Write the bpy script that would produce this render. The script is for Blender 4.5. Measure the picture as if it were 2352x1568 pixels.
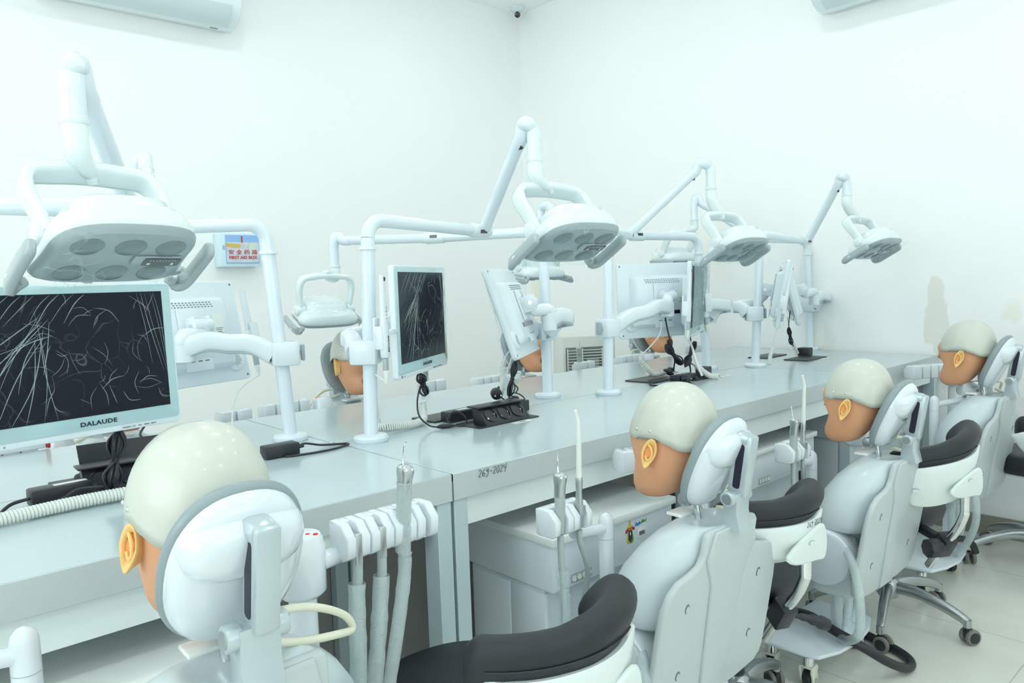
import bpy, bmesh, math, random
from mathutils import Vector, Matrix, noise
PI = math.pi
random.seed(7)
for o in list(bpy.data.objects):
    bpy.data.objects.remove(o, do_unlink=True)
S = bpy.context.scene
COL = S.collection

# ------------------------------------------------------------------ camera
YAW, PITCH, ROLL = math.radians(47.893), math.radians(4.332), math.radians(-1.942)
F = Vector((math.cos(YAW)*math.cos(PITCH), math.sin(YAW)*math.cos(PITCH), -math.sin(PITCH)))
Rv = F.cross(Vector((0, 0, 1))).normalized(); Uv = Rv.cross(F)
R2 = Rv*math.cos(ROLL) + Uv*math.sin(ROLL); U2 = -Rv*math.sin(ROLL) + Uv*math.cos(ROLL)
cam = bpy.data.objects.new('camera', bpy.data.cameras.new('camera'))
COL.objects.link(cam)
cam.data.sensor_width = 36; cam.data.lens = 26.42; cam.data.clip_start = 0.02
cam.matrix_world = Matrix(((R2.x, U2.x, -F.x, 0), (R2.y, U2.y, -F.y, 0), (R2.z, U2.z, -F.z, 1.19), (0, 0, 0, 1)))
S.camera = cam
# ------------------------------------------------------------------ world, exposure
W = bpy.data.worlds.new('world'); S.world = W; W.use_nodes = True
W.node_tree.nodes['Background'].inputs[0].default_value = (0.80, 0.95, 1.0, 1)
W.node_tree.nodes['Background'].inputs[1].default_value = 0.25
S.view_settings.view_transform = 'Standard'; S.view_settings.look = 'None'
S.view_settings.gamma = 1; S.view_settings.use_curve_mapping = False
S.view_settings.exposure = 0.09
S.cycles.diffuse_bounces = 8; S.cycles.max_bounces = 14
LAMP_STRENGTH = 54.0          # emission of the round ceiling lamps
FILL_STRENGTH = 1.0           # emission of the added, unseen window behind the camera

# ------------------------------------------------------------------ materials
def mat(name, col, rough=0.5, metal=0.0, coat=0.0, var=0.0, vscale=8.0, bump=0.0, bscale=60.0, spec=0.5, emit=None, estr=0.0):
    m = bpy.data.materials.new(name); m.use_nodes = True
    nt = m.node_tree; b = nt.nodes['Principled BSDF']
    b.inputs['Base Color'].default_value = (*col, 1); b.inputs['Roughness'].default_value = rough
    b.inputs['Metallic'].default_value = metal; b.inputs['Coat Weight'].default_value = coat
    b.inputs['Coat Roughness'].default_value = 0.08
    b.inputs['Specular IOR Level'].default_value = spec
    tc = nt.nodes.new('ShaderNodeTexCoord')
    if var > 0:
        n = nt.nodes.new('ShaderNodeTexNoise'); n.inputs['Scale'].default_value = vscale; n.inputs['Detail'].default_value = 4
        nt.links.new(tc.outputs['Object'], n.inputs['Vector'])
        mx = nt.nodes.new('ShaderNodeMix'); mx.data_type = 'RGBA'
        mx.inputs[6].default_value = (*[c*(1-var) for c in col], 1); mx.inputs[7].default_value = (*[min(1, c*(1+var)) for c in col], 1)
        nt.links.new(n.outputs['Fac'], mx.inputs[0]); nt.links.new(mx.outputs[2], b.inputs['Base Color'])
    if bump > 0:
        n = nt.nodes.new('ShaderNodeTexNoise'); n.inputs['Scale'].default_value = bscale; n.inputs['Detail'].default_value = 3
        nt.links.new(tc.outputs['Object'], n.inputs['Vector'])
        bp = nt.nodes.new('ShaderNodeBump'); bp.inputs['Strength'].default_value = bump; bp.inputs['Distance'].default_value = 0.002
        nt.links.new(n.outputs['Fac'], bp.inputs['Height']); nt.links.new(bp.outputs['Normal'], b.inputs['Normal'])
    if emit:
        b.inputs['Emission Color'].default_value = (*emit, 1); b.inputs['Emission Strength'].default_value = estr
    return m

M = {}
M['wplastic'] = mat('white_plastic', (0.74, 0.80, 0.84), 0.22, coat=0.5)
M['wshell'] = mat('white_shell', (0.71, 0.77, 0.82), 0.12, coat=0.8)
M['lampwhite'] = mat('lamp_white', (0.76, 0.84, 0.85), 0.15, coat=0.7)
M['pole'] = mat('pole_white', (0.73, 0.81, 0.87), 0.18, coat=0.6)
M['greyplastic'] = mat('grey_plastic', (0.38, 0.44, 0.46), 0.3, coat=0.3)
M['lampunder'] = mat('lamp_underside', (0.36, 0.42, 0.45), 0.25, var=0.05)
M['lens'] = mat('lamp_lens', (0.19, 0.23, 0.25), 0.2, coat=0.3)
M['black'] = mat('black_plastic', (0.018, 0.020, 0.026), 0.38, bump=0.15, bscale=400)
M['blackgloss'] = mat('black_gloss', (0.012, 0.013, 0.018), 0.12, coat=0.6)
M['screen'] = mat('screen_black', (0.008, 0.010, 0.018), 0.22, spec=0.25)
M['leather'] = mat('black_vinyl', (0.011, 0.014, 0.020), 0.40, bump=0.25, bscale=900, var=0.08, vscale=14)
M['torso'] = mat('torso_plastic', (0.60, 0.68, 0.71), 0.36, coat=0.15, var=0.02)
M['hipdisc'] = mat('hip_disc_plastic', (0.55, 0.61, 0.67), 0.4)
M['plate'] = mat('back_plate_plastic', (0.51, 0.57, 0.58), 0.4, coat=0.1, bump=0.05, bscale=600)
M['stoolwhite'] = mat('stool_shell_white', (0.70, 0.77, 0.75), 0.25, coat=0.4)
M['helmet'] = mat('helmet_cream', (0.60, 0.62, 0.545), 0.34, coat=0.25)
M['skin'] = mat('mannequin_skin', (0.72, 0.36, 0.20), 0.48, var=0.05, vscale=5)
M['ear'] = mat('mannequin_ear', (0.90, 0.58, 0.22), 0.42, var=0.04, vscale=20)
M['earin'] = mat('mannequin_ear_inner', (0.88, 0.36, 0.11), 0.5)
M['cushion'] = mat('grey_cushion', (0.27, 0.33, 0.35), 0.35, coat=0.15)
M['bracket'] = mat('silver_paint', (0.50, 0.57, 0.60), 0.3, metal=0.35)
M['chrome'] = mat('chrome', (0.75, 0.77, 0.78), 0.1, metal=1.0)
M['alu'] = mat('polished_aluminium', (0.42, 0.45, 0.46), 0.28, metal=0.9, var=0.1, vscale=20)
M['steel'] = mat('satin_steel', (0.50, 0.54, 0.55), 0.3, metal=0.8)
M['deskedge'] = mat('desk_edge', (0.54, 0.60, 0.61), 0.4, var=0.03, vscale=40)
M['apron'] = mat('desk_apron', (0.80, 0.88, 0.88), 0.4)
M['leg'] = mat('desk_leg', (0.50, 0.60, 0.63), 0.4)
M['darkpanel'] = mat('dark_panel', (0.31, 0.30, 0.285), 0.5, var=0.08, vscale=3)
M['cabinet'] = mat('cabinet_white', (0.75, 0.82, 0.87), 0.28, coat=0.2)
M['cabtop'] = mat('cabinet_top', (0.86, 0.90, 0.88), 0.22, coat=0.3)
M['film'] = None
M['red'] = mat('red_button', (0.75, 0.02, 0.03), 0.3)
M['redtray'] = mat('red_enamel', (0.42, 0.03, 0.015), 0.35)
M['caster'] = mat('caster_cream', (0.70, 0.74, 0.64), 0.35)
M['rubber'] = mat('grey_rubber', (0.19, 0.19, 0.17), 0.55)
M['greyhose'] = mat('grey_hose', (0.42, 0.48, 0.48), 0.45)
M['whitehose'] = mat('white_cord', (0.76, 0.80, 0.76), 0.4)
M['creamhose'] = mat('cream_hose', (0.78, 0.77, 0.62), 0.4)
M['ink'] = mat('ink', (0.02, 0.03, 0.035), 0.6)
M['inkgrey'] = mat('ink_grey', (0.16, 0.19, 0.21), 0.6)
M['label'] = mat('paper_label', (0.80, 0.85, 0.80), 0.5)
M['teal'] = mat('monitor_front_teal', (0.44, 0.60, 0.63), 0.1, coat=1.0)
M['monback'] = mat('monitor_back_white', (0.74, 0.82, 0.86), 0.3, coat=0.2)
M['acwhite'] = mat('air_conditioner_white', (0.78, 0.86, 0.90), 0.25, coat=0.3)
M['acflap'] = mat('air_conditioner_flap', (0.62, 0.72, 0.75), 0.25)
M['condenser'] = mat('condenser_cream', (0.70, 0.73, 0.68), 0.4)
M['slot'] = mat('slot_dark', (0.012, 0.012, 0.03), 0.4)
M['mouth'] = mat('mouth_hole', (0.05, 0.012, 0.008), 0.5)
M['aidblue'] = mat('first_aid_blue', (0.30, 0.52, 0.85), 0.35)
M['aidbody'] = mat('first_aid_cabinet', (0.66, 0.82, 0.90), 0.3)
M['yellow'] = mat('crest_yellow', (0.72, 0.55, 0.05), 0.4)
M['crestgreen'] = mat('crest_green', (0.10, 0.28, 0.05), 0.4)
M['crestred'] = mat('crest_red', (0.45, 0.02, 0.03), 0.4)
M['crestpink'] = mat('crest_pink', (0.75, 0.25, 0.18), 0.4)
M['logoblue'] = mat('logo_blue', (0.05, 0.28, 0.70), 0.4)
M['logogreen'] = mat('logo_green', (0.16, 0.50, 0.08), 0.4)
M['brown'] = mat('brown_packet', (0.55, 0.33, 0.10), 0.5)
M['glass'] = mat('clear_pane', (0.8, 0.92, 1.0), 0.05, coat=0.5)
M['glass'].node_tree.nodes['Principled BSDF'].inputs['Transmission Weight'].default_value = 1.0
M['glass'].node_tree.nodes['Principled BSDF'].inputs['IOR'].default_value = 1.05

def crinkle(name, rough, white, scale, dist, base_alpha, base=(0.85, 0.95, 0.97), edge=0.035):
    """clear film: mostly transparent, with glossy wrinkles and a milky haze"""
    m = bpy.data.materials.new(name); m.use_nodes = True; nt = m.node_tree; N = nt.nodes; L = nt.links
    for n in list(N): N.remove(n)
    out = N.new('ShaderNodeOutputMaterial'); tc = N.new('ShaderNodeTexCoord')
    tr = N.new('ShaderNodeBsdfTransparent'); tr.inputs[0].default_value = (0.97, 1, 1, 1)
    pr = N.new('ShaderNodeBsdfPrincipled'); pr.inputs['Base Color'].default_value = (*base, 1); pr.inputs['Roughness'].default_value = rough
    nz = N.new('ShaderNodeTexNoise'); nz.inputs['Scale'].default_value = scale*0.35; nz.inputs['Detail'].default_value = 2
    mp = N.new('ShaderNodeMixRGB'); mp.blend_type = 'LINEAR_LIGHT'; mp.inputs[0].default_value = 0.16
    L.new(tc.outputs['Object'], nz.inputs['Vector']); L.new(tc.outputs['Object'], mp.inputs[1]); L.new(nz.outputs['Color'], mp.inputs[2])
    mpp = N.new('ShaderNodeMapping'); mpp.inputs['Rotation'].default_value = (0, 0.7, 0); mpp.inputs['Scale'].default_value = (1.2, 1.0, 0.30)
    L.new(mp.outputs[0], mpp.inputs['Vector'])
    vo = N.new('ShaderNodeTexVoronoi'); vo.feature = 'DISTANCE_TO_EDGE'; vo.inputs['Scale'].default_value = scale
    L.new(mpp.outputs[0], vo.inputs['Vector'])
    n2 = N.new('ShaderNodeTexNoise'); n2.inputs['Scale'].default_value = scale*0.5; n2.inputs['Detail'].default_value = 2
    L.new(tc.outputs['Object'], n2.inputs['Vector'])
    cr = N.new('ShaderNodeValToRGB'); cr.color_ramp.elements[0].position = 0.0; cr.color_ramp.elements[0].color = (1, 1, 1, 1)
    cr.color_ramp.elements[1].position = edge; cr.color_ramp.elements[1].color = (0, 0, 0, 1)
    L.new(vo.outputs['Distance'], cr.inputs[0])
    c2 = N.new('ShaderNodeValToRGB'); c2.color_ramp.elements[0].position = 0.46; c2.color_ramp.elements[1].position = 0.66
    L.new(n2.outputs['Fac'], c2.inputs[0])
    mu = N.new('ShaderNodeMath'); mu.operation = 'MULTIPLY'; L.new(cr.outputs[0], mu.inputs[0]); L.new(c2.outputs[0], mu.inputs[1])
    ma = N.new('ShaderNodeMath'); ma.operation = 'MULTIPLY_ADD'; ma.inputs[1].default_value = white; ma.inputs[2].default_value = base_alpha; ma.use_clamp = True
    L.new(mu.outputs[0], ma.inputs[0])
    bp = N.new('ShaderNodeBump'); bp.inputs['Strength'].default_value = 0.6; bp.inputs['Distance'].default_value = dist
    L.new(cr.outputs[0], bp.inputs['Height']); L.new(bp.outputs[0], pr.inputs['Normal'])
    mx = N.new('ShaderNodeMixShader'); L.new(ma.outputs[0], mx.inputs[0]); L.new(tr.outputs[0], mx.inputs[1]); L.new(pr.outputs[0], mx.inputs[2])
    L.new(mx.outputs[0], out.inputs['Surface'])
    return m
M['screenfilm'] = crinkle('clear_screen_film', 0.25, 0.12, 17.0, 0.002, 0.0, edge=0.018)
M['screenhaze'] = crinkle('hazy_screen_film', 0.25, 0.12, 17.0, 0.002, 0.5, (0.5, 0.68, 0.68))  # pale base colour stands in for the bright room mirrored in the film
M['wrinkle'] = crinkle('film_wrinkle', 0.3, 0.0, 17.0, 0.002, 0.24, (0.70, 0.80, 0.82))
M['lampfilm'] = crinkle('clear_lamp_film', 0.15, 0.35, 18.0, 0.003, 0.05)
M['sleeve'] = crinkle('milky_hose_sleeve', 0.3, 0.35, 60.0, 0.002, 0.5, (0.72, 0.82, 0.83))
M['bag'] = crinkle('clear_bag_film', 0.2, 0.5, 40.0, 0.002, 0.22, (0.8, 0.9, 0.92))

def desk_mat():
    m = mat('desk_laminate', (0.56, 0.67, 0.70), 0.2, coat=0.25)
    nt = m.node_tree; b = nt.nodes['Principled BSDF']; N = nt.nodes; L = nt.links
    tc = N.new('ShaderNodeTexCoord'); mp = N.new('ShaderNodeMapping'); mp.inputs['Scale'].default_value = (3, 60, 60)
    n = N.new('ShaderNodeTexNoise'); n.inputs['Scale'].default_value = 6; n.inputs['Detail'].default_value = 5
    L.new(tc.outputs['Object'], mp.inputs[0]); L.new(mp.outputs[0], n.inputs['Vector'])
    mx = N.new('ShaderNodeMix'); mx.data_type = 'RGBA'; mx.inputs[6].default_value = (0.475, 0.57, 0.60, 1); mx.inputs[7].default_value = (0.53, 0.625, 0.65, 1)
    L.new(n.outputs['Fac'], mx.inputs[0]); L.new(mx.outputs[2], b.inputs['Base Color'])
    return m
M['desk'] = desk_mat()

def wall_mat(name, stains=()):
    """white emulsion, slightly uneven; stains = list of (centre, half size, colour, strength)"""
    m = mat(name, (0.86, 0.89, 0.885), 0.75, bump=0.12, bscale=35)
    nt = m.node_tree; b = nt.nodes['Principled BSDF']; N = nt.nodes; L = nt.links
    tc = N.new('ShaderNodeTexCoord')
    n = N.new('ShaderNodeTexNoise'); n.inputs['Scale'].default_value = 0.9; n.inputs['Detail'].default_value = 3
    L.new(tc.outputs['Object'], n.inputs['Vector'])
    mx = N.new('ShaderNodeMix'); mx.data_type = 'RGBA'; mx.inputs[6].default_value = (0.925, 0.94, 0.935, 1); mx.inputs[7].default_value = (0.935, 0.95, 0.945, 1)
    L.new(n.outputs['Fac'], mx.inputs[0]); last = mx.outputs[2]
    for k, (c, h, colr, st, edge) in enumerate(stains):
        mp = N.new('ShaderNodeMapping'); mp.vector_type = 'POINT'
        mp.inputs['Location'].default_value = tuple(-c[i]/h[i] for i in range(3)); mp.inputs['Scale'].default_value = tuple(1/h[i] for i in range(3))
        nz = N.new('ShaderNodeTexNoise'); nz.inputs['Scale'].default_value = 1.6; nz.inputs['Detail'].default_value = 6; nz.inputs['Roughness'].default_value = 0.6
        L.new(tc.outputs['Object'], mp.inputs[0]); L.new(mp.outputs[0], nz.inputs['Vector'])
        ln = N.new('ShaderNodeVectorMath'); ln.operation = 'LENGTH'; L.new(mp.outputs[0], ln.inputs[0])
        ad = N.new('ShaderNodeMath'); ad.operation = 'MULTIPLY_ADD'; ad.inputs[1].default_value = 1.6; L.new(nz.outputs['Fac'], ad.inputs[0]); L.new(ln.outputs['Value'], ad.inputs[2])
        cr = N.new('ShaderNodeMapRange'); cr.inputs['From Min'].default_value = 1.75; cr.inputs['From Max'].default_value = 1.75-edge
        cr.inputs['To Min'].default_value = 0; cr.inputs['To Max'].default_value = st
        L.new(ad.outputs[0], cr.inputs['Value'])
        m2 = N.new('ShaderNodeMix'); m2.data_type = 'RGBA'; m2.inputs[7].default_value = (*colr, 1)
        L.new(cr.outputs[0], m2.inputs[0]); L.new(last, m2.inputs[6]); last = m2.outputs[2]
    L.new(last, b.inputs['Base Color'])
    return m

def floor_mat():
    m = mat('floor_tiles', (0.40, 0.41, 0.36), 0.22, coat=0.3)
    nt = m.node_tree; b = nt.nodes['Principled BSDF']; N = nt.nodes; L = nt.links
    tc = N.new('ShaderNodeTexCoord'); mp = N.new('ShaderNodeMapping'); mp.inputs['Location'].default_value = (0.27, -0.005, 0)
    br = N.new('ShaderNodeTexBrick'); br.offset = 0.0; br.inputs['Scale'].default_value = 1.0; br.inputs['Brick Width'].default_value = 0.6; br.inputs['Row Height'].default_value = 0.6
    br.inputs['Mortar Size'].default_value = 0.0016; br.inputs['Color1'].default_value = (0.80, 0.80, 0.73, 1); br.inputs['Color2'].default_value = (0.78, 0.785, 0.715, 1); br.inputs['Mortar'].default_value = (0.50, 0.51, 0.47, 1)
    L.new(tc.outputs['Object'], mp.inputs[0]); L.new(mp.outputs[0], br.inputs['Vector'])
    n = N.new('ShaderNodeTexNoise'); n.inputs['Scale'].default_value = 5; n.inputs['Detail'].default_value = 5
    L.new(tc.outputs['Object'], n.inputs['Vector'])
    mx = N.new('ShaderNodeMix'); mx.data_type = 'RGBA'; mx.blend_type = 'MULTIPLY'; mx.inputs[0].default_value = 0.5
    cr = N.new('ShaderNodeValToRGB'); cr.color_ramp.elements[0].position = 0.3; cr.color_ramp.elements[0].color = (0.85, 0.85, 0.83, 1); cr.color_ramp.elements[1].position = 0.6
    L.new(n.outputs['Fac'], cr.inputs[0]); L.new(br.outputs['Color'], mx.inputs[6]); L.new(cr.outputs[0], mx.inputs[7])
    L.new(mx.outputs[2], b.inputs['Base Color'])
    return m

# ------------------------------------------------------------------ mesh builder
def T(x=0, y=0, z=0): return Matrix.Translation((x, y, z))
def RX(a): return Matrix.Rotation(math.radians(a), 4, 'X')
def RY(a): return Matrix.Rotation(math.radians(a), 4, 'Y')
def RZ(a): return Matrix.Rotation(math.radians(a), 4, 'Z')
def SC(x, y, z): return Matrix.Diagonal((x, y, z, 1))
def V(*a): return Vector(a)

class B:
    """collects shapes, then links them as one mesh object"""
    def __init__(s): s.v = []; s.f = []; s.m = []; s.xf = Matrix.Identity(4); s.mi = 0
    def at(s, M_): s.xf = M_; return s
    def add(s, vs, fs):
        n = len(s.v); s.v += [s.xf @ Vector(v) for v in vs]; s.f += [tuple(i+n for i in f) for f in fs]; s.m += [s.mi]*len(fs); return s
    def box(s, c, d, bev=0.0, seg=2):
        bm = bmesh.new(); bmesh.ops.create_cube(bm, size=1)
        for v in bm.verts: v.co = Vector((v.co.x*d[0]+c[0], v.co.y*d[1]+c[1], v.co.z*d[2]+c[2]))
        if bev > 0: bmesh.ops.bevel(bm, geom=bm.edges[:], offset=min(bev, min(d)*0.49), segments=seg, affect='EDGES', profile=0.5)
        return s.bm(bm)
    def bm(s, bm):
        bm.verts.index_update(); s.add([v.co.copy() for v in bm.verts], [tuple(v.index for v in f.verts) for f in bm.faces]); bm.free(); return s
    def loft(s, rings, caps=True, close=False):
        n = len(rings[0]); vs = [p for r in rings for p in r]; fs = []
        K = len(rings)
        for k in range(K if close else K-1):
            a = k*n; b = ((k+1) % K)*n
            for i in range(n): j = (i+1) % n; fs.append((a+i, a+j, b+j, b+i))
        if caps and not close: fs.append(tuple(reversed(range(n)))); fs.append(tuple((K-1)*n+i for i in range(n)))
        return s.add(vs, fs)
    def lathe(s, prof, n=32, caps=True):
        """prof = [(r, z)...] around local z"""
        return s.loft([[(r*math.cos(2*PI*i/n), r*math.sin(2*PI*i/n), z) for i in range(n)] for r, z in prof], caps)
    def cyl(s, p0, p1, r0, r1=None, n=20, bev=0.0):
        r1 = r0 if r1 is None else r1
        p0 = Vector(p0); p1 = Vector(p1)
        if bev > 0:
            d = (p1-p0).normalized(); return s.tube([p0, p0+d*bev*0.35, p0+d*bev, p1-d*bev, p1-d*bev*0.35, p1], [r0-bev, r0-bev*0.3, r0, r1, r1-bev*0.3, r1-bev], n)
        return s.tube([p0, p1], [r0, r1], n)
    def tube(s, path, rad, n=12, caps=True, flat=1.0, up=None, close=False, shape=None):
        """sweep a circle (or shape = [(a, b)...]) along path; rad may be a list; flat squashes the 2nd axis"""
        P = [Vector(p) for p in path]; K = len(P)
        R = rad if isinstance(rad, (list, tuple)) else [rad]*K
        tan = []
        for i in range(K):
            a = P[(i-1) % K] if (close or i > 0) else P[i]; b = P[(i+1) % K] if (close or i < K-1) else P[i]
            t = (b-a); tan.append(t.normalized() if t.length > 1e-9 else Vector((0, 0, 1)))
        u = Vector(up) if up else (Vector((0, 0, 1)) if abs(tan[0].z) < 0.9 else Vector((1, 0, 0)))
        rings = []
        for i in range(K):
            t = tan[i]
            if up: u = Vector(up)
            u = (u - t*u.dot(t))
            if u.length < 1e-6: u = t.orthogonal()
            u.normalize(); w = t.cross(u)
            fl = flat[i] if isinstance(flat, (list, tuple)) else flat
            sh = shape or [(math.cos(2*PI*k/n), math.sin(2*PI*k/n)) for k in range(n)]
            rings.append([P[i] + (w*a + u*b*fl)*R[i] for a, b in sh])
        return s.loft(rings, caps, close)
    def ell(s, c, d, n=24, m=14):
        bm = bmesh.new(); bmesh.ops.create_uvsphere(bm, u_segments=n, v_segments=m, radius=1)
        for v in bm.verts: v.co = Vector((v.co.x*d[0]+c[0], v.co.y*d[1]+c[1], v.co.z*d[2]+c[2]))
        return s.bm(bm)
    def prism(s, pts, t, bev=0.0, seg=2):
        """outline in local xy, thickness t along z (0..t)"""
        bm = bmesh.new()
        lo = [bm.verts.new((x, y, 0)) for x, y in pts]; hi = [bm.verts.new((x, y, t)) for x, y in pts]
        n = len(pts); bm.faces.new(list(reversed(lo))); top = bm.faces.new(hi)
        for i in range(n): bm.faces.new((lo[i], lo[(i+1) % n], hi[(i+1) % n], hi[i]))
        bmesh.ops.recalc_face_normals(bm, faces=bm.faces[:])
        if bev > 0:
            es = [e for e in bm.edges if len(e.link_faces) == 2 and e.calc_face_angle(0) > 0.6 and abs(e.verts[0].co.z-e.verts[1].co.z) < 1e-6]
            bmesh.ops.bevel(bm, geom=es, offset=bev, segments=seg, affect='EDGES', profile=0.5)
        return s.bm(bm)
    def build(s, name, m, parent=None, sharp=38):
        me = bpy.data.meshes.new(name); me.from_pydata([tuple(v) for v in s.v], [], s.f)
        bm = bmesh.new(); bm.from_mesh(me); bmesh.ops.recalc_face_normals(bm, faces=bm.faces[:]); bm.to_mesh(me); bm.free()
        for mm in (m if isinstance(m, (list, tuple)) else [m]): me.materials.append(mm)
        if isinstance(m, (list, tuple)):
            for p, k in zip(me.polygons, s.m): p.material_index = k
        for p in me.polygons: p.use_smooth = True
        me.set_sharp_from_angle(angle=math.radians(sharp))
        o = bpy.data.objects.new(name, me); COL.objects.link(o)
        if parent: o.parent = parent
        return o

def tag(o, label=None, cat=None, group=None, kind=None):
    if label: o['label'] = label
    if cat: o['category'] = cat
    if group: o['group'] = group
    if kind: o['kind'] = kind
    return o
def empty(name, loc=(0, 0, 0), rz=0, label=None, cat=None, group=None):
    o = bpy.data.objects.new(name, None); COL.objects.link(o); o.empty_display_size = 0.05
    o.location = loc; o.rotation_euler = (0, 0, math.radians(rz)); return tag(o, label, cat, group)
def copy_tree(o, parent=None):
    c = o.copy(); COL.objects.link(c); c.parent = parent
    for ch in list(o.children): copy_tree(ch, c)
    return c
def spline(pts, n=8, close=False):
    """Catmull-Rom through pts"""
    P = [Vector(p) for p in pts]; K = len(P); out = []
    for i in range(K if close else K-1):
        g = lambda j: P[j % K] if close else P[max(0, min(K-1, j))]
        p0, p1, p2, p3 = g(i-1), g(i), g(i+1), g(i+2)
        for k in range(n):
            t = k/n
            out.append(0.5*((2*p1)+(p2-p0)*t+(2*p0-5*p1+4*p2-p3)*t*t+(-p0+3*p1-3*p2+p3)*t**3))
    if not close: out.append(P[-1])
    return out
def helix(path, R, pitch, n=14):
    """coil around a path: returns points"""
    P = [Vector(p) for p in path]; L = [0]
    for a, b in zip(P, P[1:]): L.append(L[-1]+(b-a).length)
    tot = L[-1]; steps = int(tot/pitch*n); out = []; j = 0
    for k in range(steps+1):
        d = tot*k/steps
        while j < len(P)-2 and L[j+1] < d: j += 1
        t = (d-L[j])/max(1e-9, L[j+1]-L[j]); c = P[j].lerp(P[j+1], t)
        i0 = max(0, j-1); i1 = min(len(P)-1, j+2); tan = (P[i1]-P[i0]).normalized()
        u = Vector((0, 0, 1)); u = u-tan*u.dot(tan)
        if u.length < 0.2: u = Vector((1, 0, 0)) - tan*tan.x
        u.normalize(); w = tan.cross(u); a = 2*PI*d/pitch
        rr = R(d/tot) if callable(R) else R
        out.append(c+(u*math.cos(a)+w*math.sin(a))*rr)
    return out
def rrect(w, h, r, n=6):
    pts = []
    for cx, cy, a0 in ((w/2-r, h/2-r, 0), (-w/2+r, h/2-r, 90), (-w/2+r, -h/2+r, 180), (w/2-r, -h/2+r, 270)):
        for k in range(n+1): a = math.radians(a0+90*k/n); pts.append((cx+r*math.cos(a), cy+r*math.sin(a)))
    return pts
def selp(a, b, e=2.5, n=32, c=(0, 0)):
    out = []
    for i in range(n):
        t = 2*PI*i/n; ct, st = math.cos(t), math.sin(t)
        out.append((c[0]+a*math.copysign(abs(ct)**(2/e), ct), c[1]+b*math.copysign(abs(st)**(2/e), st)))
    return out
def text_mesh(name, body, size, mx, m, parent=None, depth=0.0004, shear=0.0, bold=0.0, sx=1.0, spacing=1.0):
    cu = bpy.data.curves.new(name, 'FONT'); cu.body = body; cu.size = size; cu.extrude = depth; cu.align_x = 'CENTER'; cu.align_y = 'CENTER'
    cu.shear = shear; cu.offset = bold; cu.resolution_u = 3; cu.space_character = spacing
    ob = bpy.data.objects.new(name, cu); COL.objects.link(ob)
    dg = bpy.context.evaluated_depsgraph_get(); dg.update()
    me = bpy.data.meshes.new_from_object(ob.evaluated_get(dg)); bpy.data.objects.remove(ob, do_unlink=True)
    me.transform(mx @ SC(sx, 1, 1)); me.materials.clear(); me.materials.append(m)
    o = bpy.data.objects.new(name, me); COL.objects.link(o)
    if parent: o.parent = parent
    return o
def frame(o, xd, zd):
    """matrix with origin o, local x along xd, local z (normal) along zd"""
    x = Vector(xd).normalized(); z = Vector(zd); z = (z-x*z.dot(x)).normalized(); y = z.cross(x)
    return Matrix(((x.x, y.x, z.x, o[0]), (x.y, y.y, z.y, o[1]), (x.z, y.z, z.z, o[2]), (0, 0, 0, 1)))

# ------------------------------------------------------------------ room
XR, YL, H = 3.77, 3.99, 3.09
XB, YN = -2.6, -2.4
st = (0.70, 0.66, 0.50)
M['wallR'] = wall_mat('wall_right_paint', [((XR, 1.255, 0.97), (0.3, 0.055, 0.19), (0.72, 0.70, 0.60), 0.5, 0.12), ((XR, 1.22, 0.74), (0.3, 0.045, 0.12), (0.72, 0.70, 0.60), 0.35, 0.2),
    ((XR, 3.88, 1.05), (0.3, 0.12, 0.25), (0.78, 0.74, 0.48), 0.45, 0.5), ((XR, 2.45, 1.32), (0.3, 0.26, 0.22), (0.82, 0.78, 0.66), 0.3, 0.6), ((XR, 2.6, 1.10), (0.3, 0.22, 0.25), (0.82, 0.80, 0.70), 0.25, 0.6),
    ((XR, 1.80, 0.86), (0.3, 0.10, 0.10), (0.78, 0.76, 0.62), 0.35, 0.5), ((XR, 0.95, 1.0), (0.3, 0.05, 0.06), (0.80, 0.78, 0.55), 0.3, 0.5), ((XR, 0.7, 0.62), (0.3, 0.3, 0.06), (0.62, 0.68, 0.66), 0.3, 0.5), ((XR, 1.1, 0.33), (0.3, 0.5, 0.2), (0.72, 0.78, 0.76), 0.4, 0.8)])
M['wall'] = wall_mat('wall_paint')
def wallbox(name, c, d, m):
    return tag(B().box(c, d).build(name, m), kind='structure')
wallbox('floor', ((XR+XB)/2, (YL+YN)/2, -0.05), (XR-XB+0.4, YL-YN+0.4, 0.1), floor_mat())
wallbox('ceiling', ((XR+XB)/2, (YL+YN)/2, H+0.05), (XR-XB+0.4, YL-YN+0.4, 0.1), M['wall'])
wallbox('wall_left', ((XR+XB)/2, YL+0.05, H/2), (XR-XB+0.2, 0.1, H), M['wall'])
wallbox('wall_right', (XR+0.05, (YL+YN)/2, H/2), (0.1, YL-YN, H), M['wallR'])
wallbox('wall_front', (XB-0.05, (YL+YN)/2, H/2), (0.1, YL-YN, H), M['wall'])
wallbox('wall_back', ((XR+XB)/2, YN-0.05, H/2), (XR-XB+0.2, 0.1, H), M['wall'])
skirt = mat('skirting_tile', (0.30, 0.30, 0.26), 0.3, var=0.05, vscale=6)
wallbox('baseboard_right', (XR-0.006, (YL+YN)/2, 0.045), (0.012, YL-YN, 0.09), skirt)
wallbox('baseboard_left', ((XR+XB)/2-0.01, YL-0.006, 0.045), (XR-XB-0.02, 0.012, 0.09), skirt)

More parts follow.
